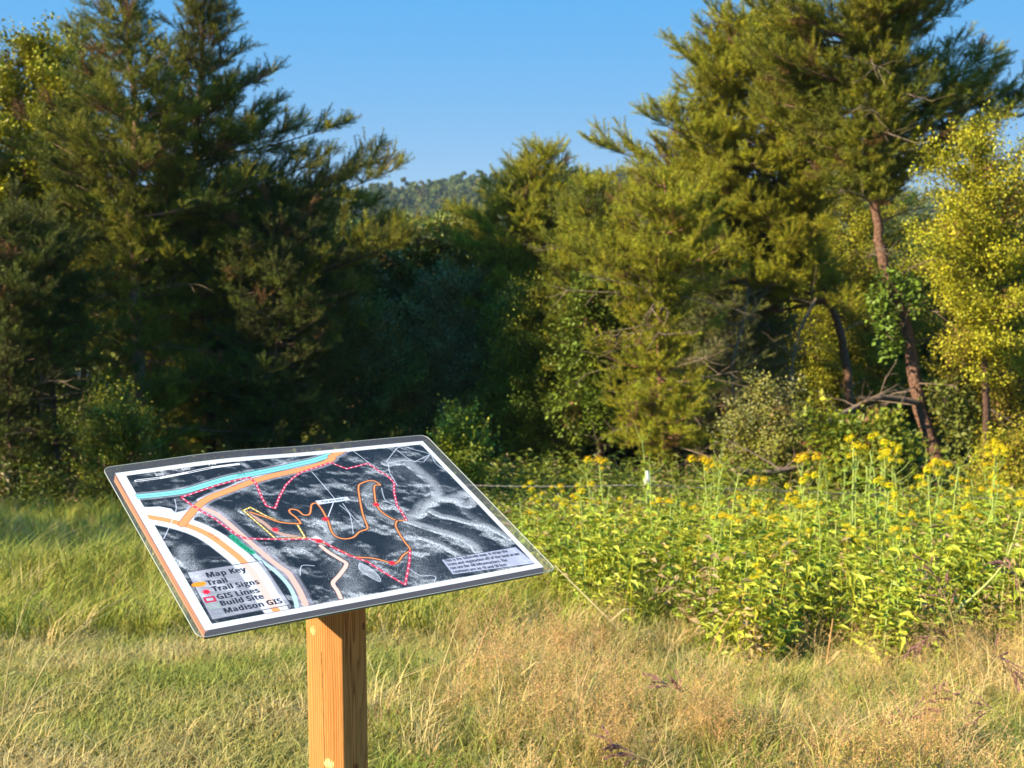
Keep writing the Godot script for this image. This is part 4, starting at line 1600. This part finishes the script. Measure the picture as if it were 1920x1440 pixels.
func post_picture(ring_u: PackedFloat32Array, run: float, axis: Vector3) -> ImageTexture:
	var size := 768
	var f := FastNoiseLite.new()
	f.seed = 3
	f.frequency = 0.011
	f.fractal_octaves = 2
	var wide := f.get_image(size, size).get_data()
	f.seed = 8
	f.frequency = 0.25
	var fine := f.get_image(size, size).get_data()
	var out := PackedByteArray()
	out.resize(size * size * 3)
	# four faces, each a run of straight or wavy growth rings
	var face := run / 4.0
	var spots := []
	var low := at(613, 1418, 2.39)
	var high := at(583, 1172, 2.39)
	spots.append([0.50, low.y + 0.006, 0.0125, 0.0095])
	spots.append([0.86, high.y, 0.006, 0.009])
	var knots := [[3.0 + 0.62, at(661, 1432, 2.39).y, 0.010], [3.0 + 0.2, at(686, 1172, 2.40).y, 0.006], [0.22, low.y - 0.03, 0.008]]
	for y in size:
		var height := (1.0 - float(y) / size) * 1.6 - 0.3 + axis.y
		for x in size:
			var q := float(x) / size * 4.0
			var side := int(q)
			var fx := q - side
			var i := y * size + x
			var wob := (wide[(int(y * 0.35) + side * 97) % size * size + x] - 128) / 128.0
			var rings := 0.0
			if side == 0:
				rings = fx * 13.0 + wob * 0.5 + 2.6 * fx * fx
			elif side == 3:
				rings = 6.5 * fx + wob * 1.7 + 3.0 * sin(fx * 3.0 + height * 1.3)
			else:
				rings = fx * 15.0 + wob * 1.8
			var p := rings - floorf(rings)
			var late := pow(p, 3.0) if p < 0.93 else (1.0 - p) / 0.07
			var grit := (fine[(y / 6) * size + x] - 128) / 128.0
			var k := clampf(late * (0.75 + 0.5 * wob) + grit * 0.22 + 0.06 + 0.14 * sin(rings * 0.37), 0.0, 1.0)
			var r := lerpf(0.79, 0.46, k) + grit * 0.02 + wob * 0.02
			var gg := lerpf(0.555, 0.265, k) + grit * 0.02
			var bb := lerpf(0.315, 0.115, k)
			for s in knots:
				var kx: float = (q - s[0]) * face / s[2]
				var ky: float = (height - s[1]) / (s[2] * 1.6)
				var kk := kx * kx + ky * ky
				if kk < 1.0:
					var dark := clampf((1.0 - kk) * 1.6, 0.0, 1.0) * (0.75 + 0.25 * sin(kk * 20.0))
					r = lerpf(r, 0.36, dark)
					gg = lerpf(gg, 0.18, dark)
					bb = lerpf(bb, 0.07, dark)
			var crack := absf(fx - 0.62 - 0.02 * wob - 0.012 * sin(height * 9.0)) * face
			if side == 0 and crack < 0.0007 and height < high.y - 0.04 and height > low.y - 0.3:
				r *= 0.55
				gg *= 0.5
				bb *= 0.5
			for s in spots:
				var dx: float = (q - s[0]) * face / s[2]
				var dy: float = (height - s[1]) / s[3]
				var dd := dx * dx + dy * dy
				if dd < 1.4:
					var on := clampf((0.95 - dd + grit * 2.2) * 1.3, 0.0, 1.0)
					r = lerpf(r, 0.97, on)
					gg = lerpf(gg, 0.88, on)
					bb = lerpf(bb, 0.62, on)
			out[i * 3] = int(clampf(r, 0, 1) * 255)
			out[i * 3 + 1] = int(clampf(gg, 0, 1) * 255)
			out[i * 3 + 2] = int(clampf(bb, 0, 1) * 255)
	return ImageTexture.create_from_image(Image.create_from_data(size, size, false, Image.FORMAT_RGB8, out))


func ply_picture(grey: bool) -> ImageTexture:
	var im := Image.create(512, 32, false, Image.FORMAT_RGB8)
	var r := RandomNumberGenerator.new()
	r.seed = 17 if grey else 19
	var layers := [Color(0.80, 0.52, 0.30), Color(0.86, 0.58, 0.34), Color(0.70, 0.44, 0.26), Color(0.80, 0.55, 0.35), Color(0.62, 0.40, 0.25)]
	for y in 32:
		var c: Color = layers[mini(y / 7, 4)]
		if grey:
			c = Color(0.44, 0.37, 0.42) if y < 28 else Color(0.60, 0.50, 0.40)  # shaded version of the ply colours, pale veneer at the bottom
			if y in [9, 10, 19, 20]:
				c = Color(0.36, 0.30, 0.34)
		var x := 0
		while x < 512:
			var span := 8 + r.randi() % 40
			var s := r.randf_range(0.88, 1.08)
			for k in span:
				if x + k < 512:
					im.set_pixel(x + k, y, Color(c.r * s, c.g * s, c.b * s))
			x += span
	return ImageTexture.create_from_image(im)


# ---------------------------------------------------------------- the print on the map: all places in thousandths of the sheet, from its lower left corner
const MAP_W := 1280
const MAP_H := 928
var ink := PackedByteArray()
var cover := PackedFloat32Array()
const MAP := {
	"inner": [25, 973, 983, 980, 983, 33, 20, 27],
	"lam": [-28, 1032, 1034, 1055, 1024, -31, -22, -39],
	"creek": [21, 823, 82, 817, 153, 817, 222, 839, 299, 865, 374, 877, 452, 893, 535, 918, 592, 934, 660, 967, 658, 974, 698, 996],
	"scale": [43, 929, 115, 927, 195, 937, 270, 950, 351, 953],
	"scalelab": [115, 945, 195, 956, 275, 967, 355, 971],
	"roadA": [95, 606, 117, 641, 160, 703, 207, 749, 276, 784, 358, 824, 440, 853, 521, 872, 601, 899, 648, 931, 655, 949, 712, 992],
	"shoulderA": [173, 754, 214, 775, 284, 811, 347, 851, 360, 829, 275, 779, 195, 736, 166, 712],
	"roadB": [21, 682, 56, 653, 93, 612, 124, 567, 151, 505, 172, 424, 187, 353, 194, 282, 196, 209, 193, 135, 192, 71, 193, 30],
	"flatB": [23, 748, 64, 740, 92, 714, 94, 686, 135, 695, 167, 734, 184, 695, 142, 654, 128, 616, 95, 606, 17, 685],
	"roadC": [177, 686, 198, 647, 213, 587, 225, 519, 235, 463, 247, 397, 259, 332, 274, 266, 284, 228, 284, 175, 281, 109, 273, 38],
	"green": [203, 490, 211, 440, 219, 407, 228, 378],
	"stream": [228, 378, 237, 320, 251, 265, 261, 198, 263, 135, 256, 73, 247, 30],
	"gis1": [136, 777, 148, 729, 168, 667, 188, 612, 203, 553, 218, 495, 236, 465, 312, 436, 395, 409, 427, 390],
	"gis2": [138, 782, 164, 791, 241, 824, 318, 848, 357, 854, 364, 810, 353, 708, 350, 652, 369, 629, 400, 693, 445, 773, 484, 821, 520, 854, 633, 903, 634, 903, 669, 844, 749, 866, 763, 801, 777, 752, 779, 701, 752, 629, 728, 540, 723, 472, 718, 433],
	"gis3": [655, 239, 624, 166, 565, 47, 542, 115, 523, 178, 513, 217, 479, 266, 455, 321, 431, 388],
	"site": [278, 642, 303, 656, 328, 592, 357, 538, 399, 508, 394, 418, 313, 438, 299, 526, 278, 642],
	"pinkridge": [283, 629, 295, 592, 310, 549, 319, 503, 335, 465, 364, 439, 423, 392],
	"trail1": [294, 626, 325, 582, 357, 536, 401, 513, 411, 515, 409, 554, 402, 590, 410, 610, 428, 598, 436, 562, 456, 566, 479, 621, 496, 628, 499, 592, 495, 537, 490, 493, 479, 431, 481, 397, 498, 375, 527, 376, 556, 404, 585, 416, 595, 457, 605, 511, 624, 586, 656, 696, 677, 726, 717, 736, 730, 697, 711, 697, 689, 637, 668, 560, 667, 502, 686, 444, 718, 433],
	"trail2": [428, 379, 445, 346, 470, 295, 489, 257, 537, 229, 577, 183, 598, 186, 625, 218, 657, 244, 660, 297, 665, 355, 673, 408, 689, 437],
	"pink": [420, 355, 428, 310, 446, 252, 451, 220, 411, 165, 380, 128, 377, 81, 372, 40],
	"stars": [329, 494, 423, 386, 488, 516, 667, 564, 577, 183],
	"here": [498, 645, 601, 645, 602, 619, 500, 617, 546, 615, 501, 530],
	"key": [36, 322, 238, 321, 237, 53, 30, 48],
	"keytxt": [79, 274, 184, 276, 68, 230, 121, 226, 73, 193, 196, 188, 73, 147, 183, 143, 72, 110, 184, 106, 70, 69, 221, 73],
	"keysym": [47, 245, 55, 198, 53, 156, 53, 119, 54, 86],
	"note": [721, 153, 973, 152, 985, 32, 717, 54],
	"n1": [814, 851, 876, 853, 885, 804, 892, 737, 898, 683, 893, 622, 878, 565, 852, 542, 808, 514, 769, 468, 723, 431],
	"n1b": [815, 824, 856, 773, 874, 691, 867, 605],
	"n2": [875, 559, 912, 541, 956, 552, 985, 556, 988, 517, 962, 489, 935, 479, 937, 521],
	"n3": [721, 426, 750, 382, 784, 336, 817, 291, 842, 249, 853, 201, 849, 169],
	"n4": [814, 477, 833, 429, 864, 401, 903, 353, 944, 322, 962, 275, 982, 211],
	"n5": [718, 303, 752, 259, 772, 208, 787, 159],
	"n6": [717, 416, 708, 329, 675, 232, 640, 181, 616, 108, 652, 53],
	"n7": [489, 216, 503, 190, 513, 126, 504, 90, 484, 137, 476, 180, 489, 216],
	"n8": [474, 252, 434, 166, 425, 101, 395, 55],
	"n9": [181, 685, 217, 651, 268, 590, 294, 527, 324, 474, 378, 439],
	"n10": [63, 453, 50, 408, 54, 358, 60, 318],
	"n11": [706, 705, 672, 654, 654, 576, 654, 506, 675, 442],
	"n12": [477, 497, 471, 423, 438, 381, 424, 439],
	"n13": [933, 498, 920, 430, 931, 379, 946, 327],
	"n14": [346, 382, 374, 372, 419, 409, 467, 468],
	"t1": [814, 864, 881, 953, 893, 868, 904, 838, 980, 884, 935, 829, 878, 859, 814, 851, 793, 779, 782, 681],
	"t2": [881, 953, 911, 972, 942, 936, 980, 884, 971, 806, 988, 721],
	"t3": [554, 850, 559, 714, 560, 642],
	"t4": [735, 979, 748, 909, 756, 841],
	"t5": [559, 595, 568, 535, 555, 471, 535, 400],
	"t6": [572, 603, 571, 499, 580, 429],
	"t7": [726, 674, 707, 595, 714, 557, 726, 547],
	"t8": [115, 773, 104, 710, 73, 635, 28, 536],
	"t9": [311, 203, 332, 255, 364, 243],
	"t10": [609, 141, 626, 83, 651, 74, 665, 59, 650, 34],
}


func spots_of(name_: String, curved := false) -> PackedVector2Array:
	var a: Array = MAP[name_]
	var p := PackedVector2Array()
	for k in a.size() / 2:
		p.append(Vector2(a[k * 2] * 0.001 * MAP_W, (1.0 - a[k * 2 + 1] * 0.001) * MAP_H))
	if not curved:
		return p
	var out := PackedVector2Array()
	for k in p.size() - 1:
		for s in 5:
			out.append(p[k].cubic_interpolate(p[k + 1], p[maxi(k - 1, 0)], p[mini(k + 2, p.size() - 1)], s / 5.0))
	out.append(p[-1])
	return out


func blend(i: int, c: Color, a: float) -> void:
	ink[i * 3] = int(lerpf(ink[i * 3], c.r * 255.0, a))
	ink[i * 3 + 1] = int(lerpf(ink[i * 3 + 1], c.g * 255.0, a))
	ink[i * 3 + 2] = int(lerpf(ink[i * 3 + 2], c.b * 255.0, a))


# lays a line's cover (0 to 1) into «cover» and returns the touched box
func trace(p: PackedVector2Array, wide: float, soft: float) -> Rect2i:
	var lo := p[0]
	var hi := p[0]
	for q in p:
		lo = lo.min(q)
		hi = hi.max(q)
	var r := wide * 0.5 + soft
	var box := Rect2i(Vector2i(lo - Vector2(r, r)), Vector2i(hi - lo + Vector2(r, r) * 2.0) + Vector2i.ONE).intersection(Rect2i(26, 22, MAP_W - 50, MAP_H - 50))
	for y in range(box.position.y, box.end.y):
		for x in range(box.position.x, box.end.x):
			cover[y * MAP_W + x] = 0.0
	for k in p.size() - 1:
		var a := p[k]
		var d := p[k + 1] - a
		var l2 := maxf(d.length_squared(), 0.0001)
		var seg := Rect2i(Vector2i(a.min(p[k + 1]) - Vector2(r, r)), Vector2i(d.abs() + Vector2(r, r) * 2.0) + Vector2i.ONE).intersection(box)
		for y in range(seg.position.y, seg.end.y):
			for x in range(seg.position.x, seg.end.x):
				var q := Vector2(x, y) - a
				var t := clampf(q.dot(d) / l2, 0.0, 1.0)
				var v := clampf((r - (q - d * t).length()) / soft, 0.0, 1.0)
				var i := y * MAP_W + x
				if v > cover[i]:
					cover[i] = v
	return box


func stroke(p: PackedVector2Array, wide: float, c: Color, alpha := 1.0, soft := 1.2):
	var box := trace(p, wide, soft)
	for y in range(box.position.y, box.end.y):
		for x in range(box.position.x, box.end.x):
			var i := y * MAP_W + x
			if cover[i] > 0.0:
				blend(i, c, cover[i] * alpha)


func fill(p: PackedVector2Array, c: Color, alpha: float):
	var lo := p[0]
	var hi := p[0]
	for q in p:
		lo = lo.min(q)
		hi = hi.max(q)
	for y in range(maxi(int(lo.y), 0), mini(int(hi.y) + 1, MAP_H)):
		for x in range(maxi(int(lo.x), 0), mini(int(hi.x) + 1, MAP_W)):
			if Geometry2D.is_point_in_polygon(Vector2(x, y), p):
				blend(y * MAP_W + x, c, alpha)


func dashes(p: PackedVector2Array, gap: float, size: float, c: Color):
	var left := gap * 0.5
	for k in p.size() - 1:
		var l := p[k].distance_to(p[k + 1])
		var s := left
		while s < l:
			var q := p[k].lerp(p[k + 1], s / l)
			var d := (p[k + 1] - p[k]).normalized() * size
			stroke(PackedVector2Array([q - d * 0.6, q + d * 0.6]), size, c)
			s += gap
		left = s - l


# prints letters: foot is where the base line starts, across the base line's direction, span its length in pixels (0: keep the natural width)
func letters(text: String, foot: Vector2, across: Vector2, cap: float, span: float, c: Color, bold := true):
	var font := SystemFont.new()
	font.font_names = PackedStringArray(["Droid Sans"])
	font.font_weight = 700 if bold else 400
	var tm := TextMesh.new()
	tm.font = font
	tm.font_size = 64
	tm.pixel_size = 0.01
	tm.depth = 0.0
	tm.curve_step = 1.0
	tm.horizontal_alignment = HORIZONTAL_ALIGNMENT_LEFT
	tm.text = text
	var a := tm.get_mesh_arrays()
	var v: PackedVector3Array = a[Mesh.ARRAY_VERTEX]
	var idx: PackedInt32Array = a[Mesh.ARRAY_INDEX] if a[Mesh.ARRAY_INDEX] != null else PackedInt32Array(range(v.size()))
	var box := tm.get_aabb()
	var sy := cap / (0.64 * 0.714)
	var sx := span / box.size.x if span > 0.0 else sy
	var d := across.normalized()
	var up := Vector2(d.y, -d.x)
	# the base line lies where a flat-footed letter stands
	var low := 1e9
	var flat := TextMesh.new()
	flat.font = font
	flat.font_size = 64
	flat.pixel_size = 0.01
	flat.depth = 0.0
	flat.text = "H"
	low = flat.get_aabb().position.y
	var seen_tri := {}
	for k in range(0, idx.size(), 3):
		var q := PackedVector2Array()
		for j in 3:
			var p := v[idx[k + j]]
			q.append(foot + d * (p.x - box.position.x) * sx + up * (p.y - low) * sy)
		var key := "%.1f %.1f %.1f" % [q[0].x + q[1].x + q[2].x, q[0].y + q[1].y + q[2].y, absf((q[1] - q[0]).cross(q[2] - q[0]))]
		if seen_tri.has(key):
			continue
		seen_tri[key] = true
		var lo := q[0].min(q[1]).min(q[2])
		var hi := q[0].max(q[1]).max(q[2])
		for y in range(maxi(int(lo.y), 0), mini(int(hi.y) + 2, MAP_H)):
			for x in range(maxi(int(lo.x), 0), mini(int(hi.x) + 2, MAP_W)):
				var inside := 0.0
				for s in [Vector2(0.25, 0.25), Vector2(0.75, 0.25), Vector2(0.25, 0.75), Vector2(0.75, 0.75)]:
					if Geometry2D.point_is_inside_triangle(Vector2(x, y) + s, q[0], q[1], q[2]):
						inside += 0.25
				if inside > 0.0:
					blend(y * MAP_W + x, c, inside)


func star(p: Vector2, r: float, c: Color):
	var q := PackedVector2Array()
	for k in 16:
		var a := TAU * k / 16.0
		q.append(p + Vector2(cos(a), sin(a)) * (r if k % 2 == 0 else r * 0.5))
	fill(q, c, 1.0)


func map_picture() -> Image:
	ink.resize(MAP_W * MAP_H * 3)
	cover.resize(MAP_W * MAP_H)
	var hill := PackedFloat32Array()
	hill.resize(MAP_W * MAP_H)
	# ridges: pale soft crests
	for q in [["n1", 46, 0.9], ["n1b", 120, 0.35], ["n2", 40, 0.9], ["n3", 34, 0.95], ["n3", 110, 0.3], ["n4", 26, 0.85], ["n4", 90, 0.22], ["n5", 30, 0.7], ["n6", 150, 0.42], ["n8", 110, 0.65], ["n9", 46, 0.55], ["n10", 50, 0.75], ["n11", 44, 0.7], ["n11", 120, 0.28], ["n12", 42, 0.9], ["n12", 110, 0.3], ["n13", 34, 0.5], ["n14", 52, 0.6], ["pinkridge", 70, 0.4], ["gis3", 110, 0.26]]:
		var box := trace(spots_of(q[0], true), 2.0, q[1])
		for y in range(box.position.y, box.end.y):
			for x in range(box.position.x, box.end.x):
				var i := y * MAP_W + x
				var k := cover[i]
				if k > 0.0:
					hill[i] = maxf(hill[i], k * k * (3.0 - 2.0 * k) * float(q[2]))
	var f := FastNoiseLite.new()
	f.seed = 31
	f.frequency = 0.0042
	f.fractal_octaves = 4
	f.fractal_gain = 0.42
	var rough := FastNoiseLite.new()
	rough.seed = 33
	rough.frequency = 0.11
	rough.fractal_octaves = 3
	var scratch := rough.get_image(MAP_W, MAP_H).get_data()
	var tall := PackedFloat32Array()
	tall.resize(MAP_W * MAP_H)
	for y in MAP_H:
		for x in MAP_W:
			var i := y * MAP_W + x
			tall[i] = f.get_noise_2d(x, y) * 1.6 + hill[i] * 0.9
	for y in MAP_H:
		for x in MAP_W:
			var i := y * MAP_W + x
			var r := 216.0
			var gr := 217.0
			var b := 217.0
			if x > 31 and x < 1258 and y > 25 and y < 902:
				var k := hill[i]
				var sc := scratch[i] / 255.0
				var gx := tall[i + 1] - tall[i - 1]
				var gy := tall[i + MAP_W] - tall[i - MAP_W]
				var steep := sqrt(gx * gx + gy * gy)
				var relief := clampf((gx * 0.5 - gy * 0.8) * 26.0, -0.5, 1.0)
				# contour lines of even width, broken up by the rough ground
				var lv := tall[i] * 13.0 + (sc - 0.5) * 0.12
				var off := absf(lv - floorf(lv) - 0.5) / maxf(steep * 6.5, 0.02)
				var line := clampf(1.7 - off, 0.0, 1.0) * clampf(0.62 + (sc - 0.45) * 2.0, 0.3, 1.0)
				var grain := pow(clampf((sc - 0.56) * 3.6, 0.0, 1.0), 1.5)
				var tone := 23.0 + maxf(relief, -0.2) * 66.0 + grain * (16.0 + 40.0 * clampf(relief + 0.25, 0.0, 1.0))
				tone += line * (26.0 + 46.0 * clampf(relief + 0.3, 0.0, 1.0))
				var crest := pow(k, 1.5)
				var streak := 0.86 + 0.14 * sin(tall[i] * 60.0 + sc * 2.0)
				tone = lerpf(tone, 188.0 * streak, crest * 0.93)
				tone += (k - crest) * 4.0 * line * 85.0
				r = tone
				gr = tone * 1.01 + 2.0
				b = tone * 1.02 + 6.0
			ink[i * 3] = int(clampf(r, 0.0, 255.0))
			ink[i * 3 + 1] = int(clampf(gr, 0.0, 255.0))
			ink[i * 3 + 2] = int(clampf(b, 0.0, 255.0))
	var white := Color(0.90, 0.91, 0.95)
	var black := Color(0.10, 0.10, 0.13)
	var teal := Color(0.52, 0.82, 0.82)
	var orange := Color(0.95, 0.60, 0.36)
	var crimson := Color(0.74, 0.12, 0.24)
	# pale ground along the roads
	fill(spots_of("flatB"), white, 0.9)
	stroke(spots_of("roadB", true), 78, white, 0.95, 6)
	stroke(spots_of("roadB", true), 54, Color(0.62, 0.64, 0.70), 0.5, 1.5)
	stroke(spots_of("roadB", true), 48, white, 0.9, 1.5)
	fill(spots_of("shoulderA"), Color(0.80, 0.80, 0.86), 0.9)
	stroke(spots_of("roadA", true), 44, Color(0.82, 0.82, 0.88), 0.55, 8)
	stroke(spots_of("roadC", true), 44, Color(0.70, 0.68, 0.74), 0.6, 10)
	fill(spots_of("n7"), white, 0.5)
	fill(PackedVector2Array([Vector2(510, 552), Vector2(548, 536), Vector2(560, 562), Vector2(530, 580)]), white, 0.75)
	# creek
	stroke(spots_of("creek", true), 42, white, 0.55, 8)
	stroke(spots_of("creek", true), 33, Color(0.16, 0.24, 0.28), 0.9)
	stroke(spots_of("creek", true), 27, teal)
	stroke(spots_of("creek", true), 2, Color(0.28, 0.50, 0.52), 0.7)
	stroke(spots_of("stream", true), 12, Color(0.74, 0.88, 0.90), 0.9, 3)
	stroke(spots_of("green", true), 17, Color(0.14, 0.62, 0.46), 0.95, 5)
	var wig := spots_of("green", true)
	for k in wig.size():
		wig[k] += Vector2(5.0 * sin(k * 2.4), 4.0 * cos(k * 3.1))
	stroke(wig, 2.5, Color(0.05, 0.34, 0.24), 0.8)
	# roads
	stroke(spots_of("roadB", true), 25, orange)
	stroke(spots_of("roadC", true), 20, Color(0.88, 0.70, 0.64))
	stroke(spots_of("roadA", true), 30, Color(0.52, 0.28, 0.18))
	stroke(spots_of("roadA", true), 26, orange)
	stroke(spots_of("pink", true), 19, Color(0.30, 0.16, 0.12), 0.8)
	stroke(spots_of("pink", true), 14, Color(0.93, 0.76, 0.70))
	stroke(spots_of("pinkridge", true), 15, Color(0.80, 0.62, 0.55), 0.9)
	# parcel lines
	for q in ["t1", "t2", "t3", "t4", "t5", "t6", "t7", "t8", "t9", "t10", "n7"]:
		stroke(spots_of(q, q != "t1"), 2.6, Color(0.80, 0.82, 0.88), 0.85)
	# scale bar
	var bar := spots_of("scale")
	for k in 4:
		var d := bar[k + 1] - bar[k]
		stroke(PackedVector2Array([bar[k], bar[k + 1]]), 11, Color(0.97, 0.97, 0.98))
		if k % 2 == 0:
			stroke(PackedVector2Array([bar[k] + d * 0.01, bar[k + 1] - d * 0.01]), 4, Color(0.15, 0.15, 0.2))
	var lab := spots_of("scalelab")
	for k in 4:
		letters(["250", "500", "750", "1,000 ft"][k], lab[k] + Vector2(-16, 2), Vector2.RIGHT, 14, 0, Color(0.97, 0.97, 0.98))
	# trail, building site, boundary
	stroke(spots_of("site"), 13, Color(0.24, 0.20, 0.05), 0.9)
	stroke(spots_of("site"), 6, Color(0.86, 0.70, 0.30))
	dashes(spots_of("site"), 19, 4, Color(0.93, 0.92, 0.74))
	for q in ["trail1", "trail2"]:
		stroke(spots_of(q, true), 11, Color(0.30, 0.13, 0.05), 0.9, 2)
		stroke(spots_of(q, true), 5.5, Color(0.90, 0.56, 0.31))
	for q in ["gis1", "gis2", "gis3"]:
		stroke(spots_of(q), 9, crimson, 0.95)
		stroke(spots_of(q), 3, Color(0.86, 0.36, 0.44), 0.8)
		dashes(spots_of(q), 24 if q != "gis3" else 32, 3.6, Color(0.90, 0.84, 0.86))
	for p in spots_of("stars"):
		star(p, 17, Color(0.93, 0.10, 0.16))
	# the box that says where you are
	var here := spots_of("here")
	stroke(PackedVector2Array([here[4], here[5]]), 3, white, 0.9)
	fill(PackedVector2Array([here[0], here[1], here[2], here[3]]), Color(0.83, 0.86, 0.94), 0.97)
	letters("You are here!", here[3] + Vector2(17, -7), here[2] - here[3], 12, (here[2] - here[3]).length() - 34, black)
	letters("Dry Creek", Vector2(0.330 * MAP_W, (1.0 - 0.873) * MAP_H), Vector2(1.0, -0.24), 12, 92, Color(0.02, 0.46, 0.40))
	letters("Ivy River Rd", Vector2(0.292 * MAP_W, (1.0 - 0.800) * MAP_H), Vector2(1.0, -0.50), 9, 84, Color(0.36, 0.22, 0.20), false)
	letters("US 23", Vector2(0.1465 * MAP_W, (1.0 - 0.528) * MAP_H), Vector2(0.42, 1.0), 13, 46, Color(0.42, 0.20, 0.12), false)
	# map key
	var key := spots_of("key")
	fill(key, Color(0.83, 0.83, 0.88), 0.66)
	key.append(key[0])
	stroke(key, 2.2, Color(0.25, 0.25, 0.3))
	var kt := spots_of("keytxt")
	var words := ["Map Key", "Trail", "Trail Signs", "GIS Lines", "Build Site", "Madison GIS"]
	for k in 6:
		letters(words[k], kt[k * 2] + Vector2(1.2, 0.6), Vector2.RIGHT, 26 if k == 0 else 25, kt[k * 2 + 1].x - kt[k * 2].x, black)
		letters(words[k], kt[k * 2], Vector2.RIGHT, 26 if k == 0 else 25, kt[k * 2 + 1].x - kt[k * 2].x, black)
	var ks := spots_of("keysym")
	stroke(PackedVector2Array([ks[0] - Vector2(13, 0), ks[0] + Vector2(15, -1)]), 19, Color(0.98, 0.58, 0.07))
	stroke(PackedVector2Array([ks[0] + Vector2(-4, 0), ks[0] + Vector2(9, 0)]), 23, Color(0.98, 0.58, 0.07))
	star(ks[1], 17, Color(0.92, 0.06, 0.20))
	var sq := PackedVector2Array([Vector2(-15, 12), Vector2(-15, -10), Vector2(15, -10), Vector2(15, 12), Vector2(-15, 12)])
	var boxes := [crimson, Color(0.55, 0.68, 0.58), Color(0.50, 0.52, 0.58)]
	for k in 3:
		var s := PackedVector2Array()
		for p in sq:
			s.append(p + ks[2 + k])
		if k == 1:
			for j in 4:
				stroke(PackedVector2Array([s[j].lerp(s[j + 1], 0.15), s[j].lerp(s[j + 1], 0.45)]), 3, boxes[k])
				stroke(PackedVector2Array([s[j].lerp(s[j + 1], 0.65), s[j].lerp(s[j + 1], 0.9)]), 3, boxes[k])
		else:
			stroke(s, 6 if k == 0 else 2, boxes[k])
	# note
	var note := spots_of("note")
	fill(note, Color(0.80, 0.81, 0.90), 0.80)
	note.append(note[0])
	stroke(note, 2.2, Color(0.2, 0.2, 0.27))
	var rows := ["This is the hillshade map. It strips the", "trees and vegetation off of the land so we", "can see the old infrastructure. The", "contours are on 10 and 50 feet"]
	var spans := [0.84, 0.94, 0.72, 0.66]
	for k in 4:
		var t := (k + 0.86) / 4.15
		var from := note[0].lerp(note[3], t) + Vector2(10, 0)
		var to := note[1].lerp(note[2], t)
		letters(rows[k], from + Vector2(0.8, 0), to - from, 15, (to - from).length() * spans[k], black)
		letters(rows[k], from, to - from, 15, (to - from).length() * spans[k], black)
	return Image.create_from_data(MAP_W, MAP_H, false, Image.FORMAT_RGB8, ink)
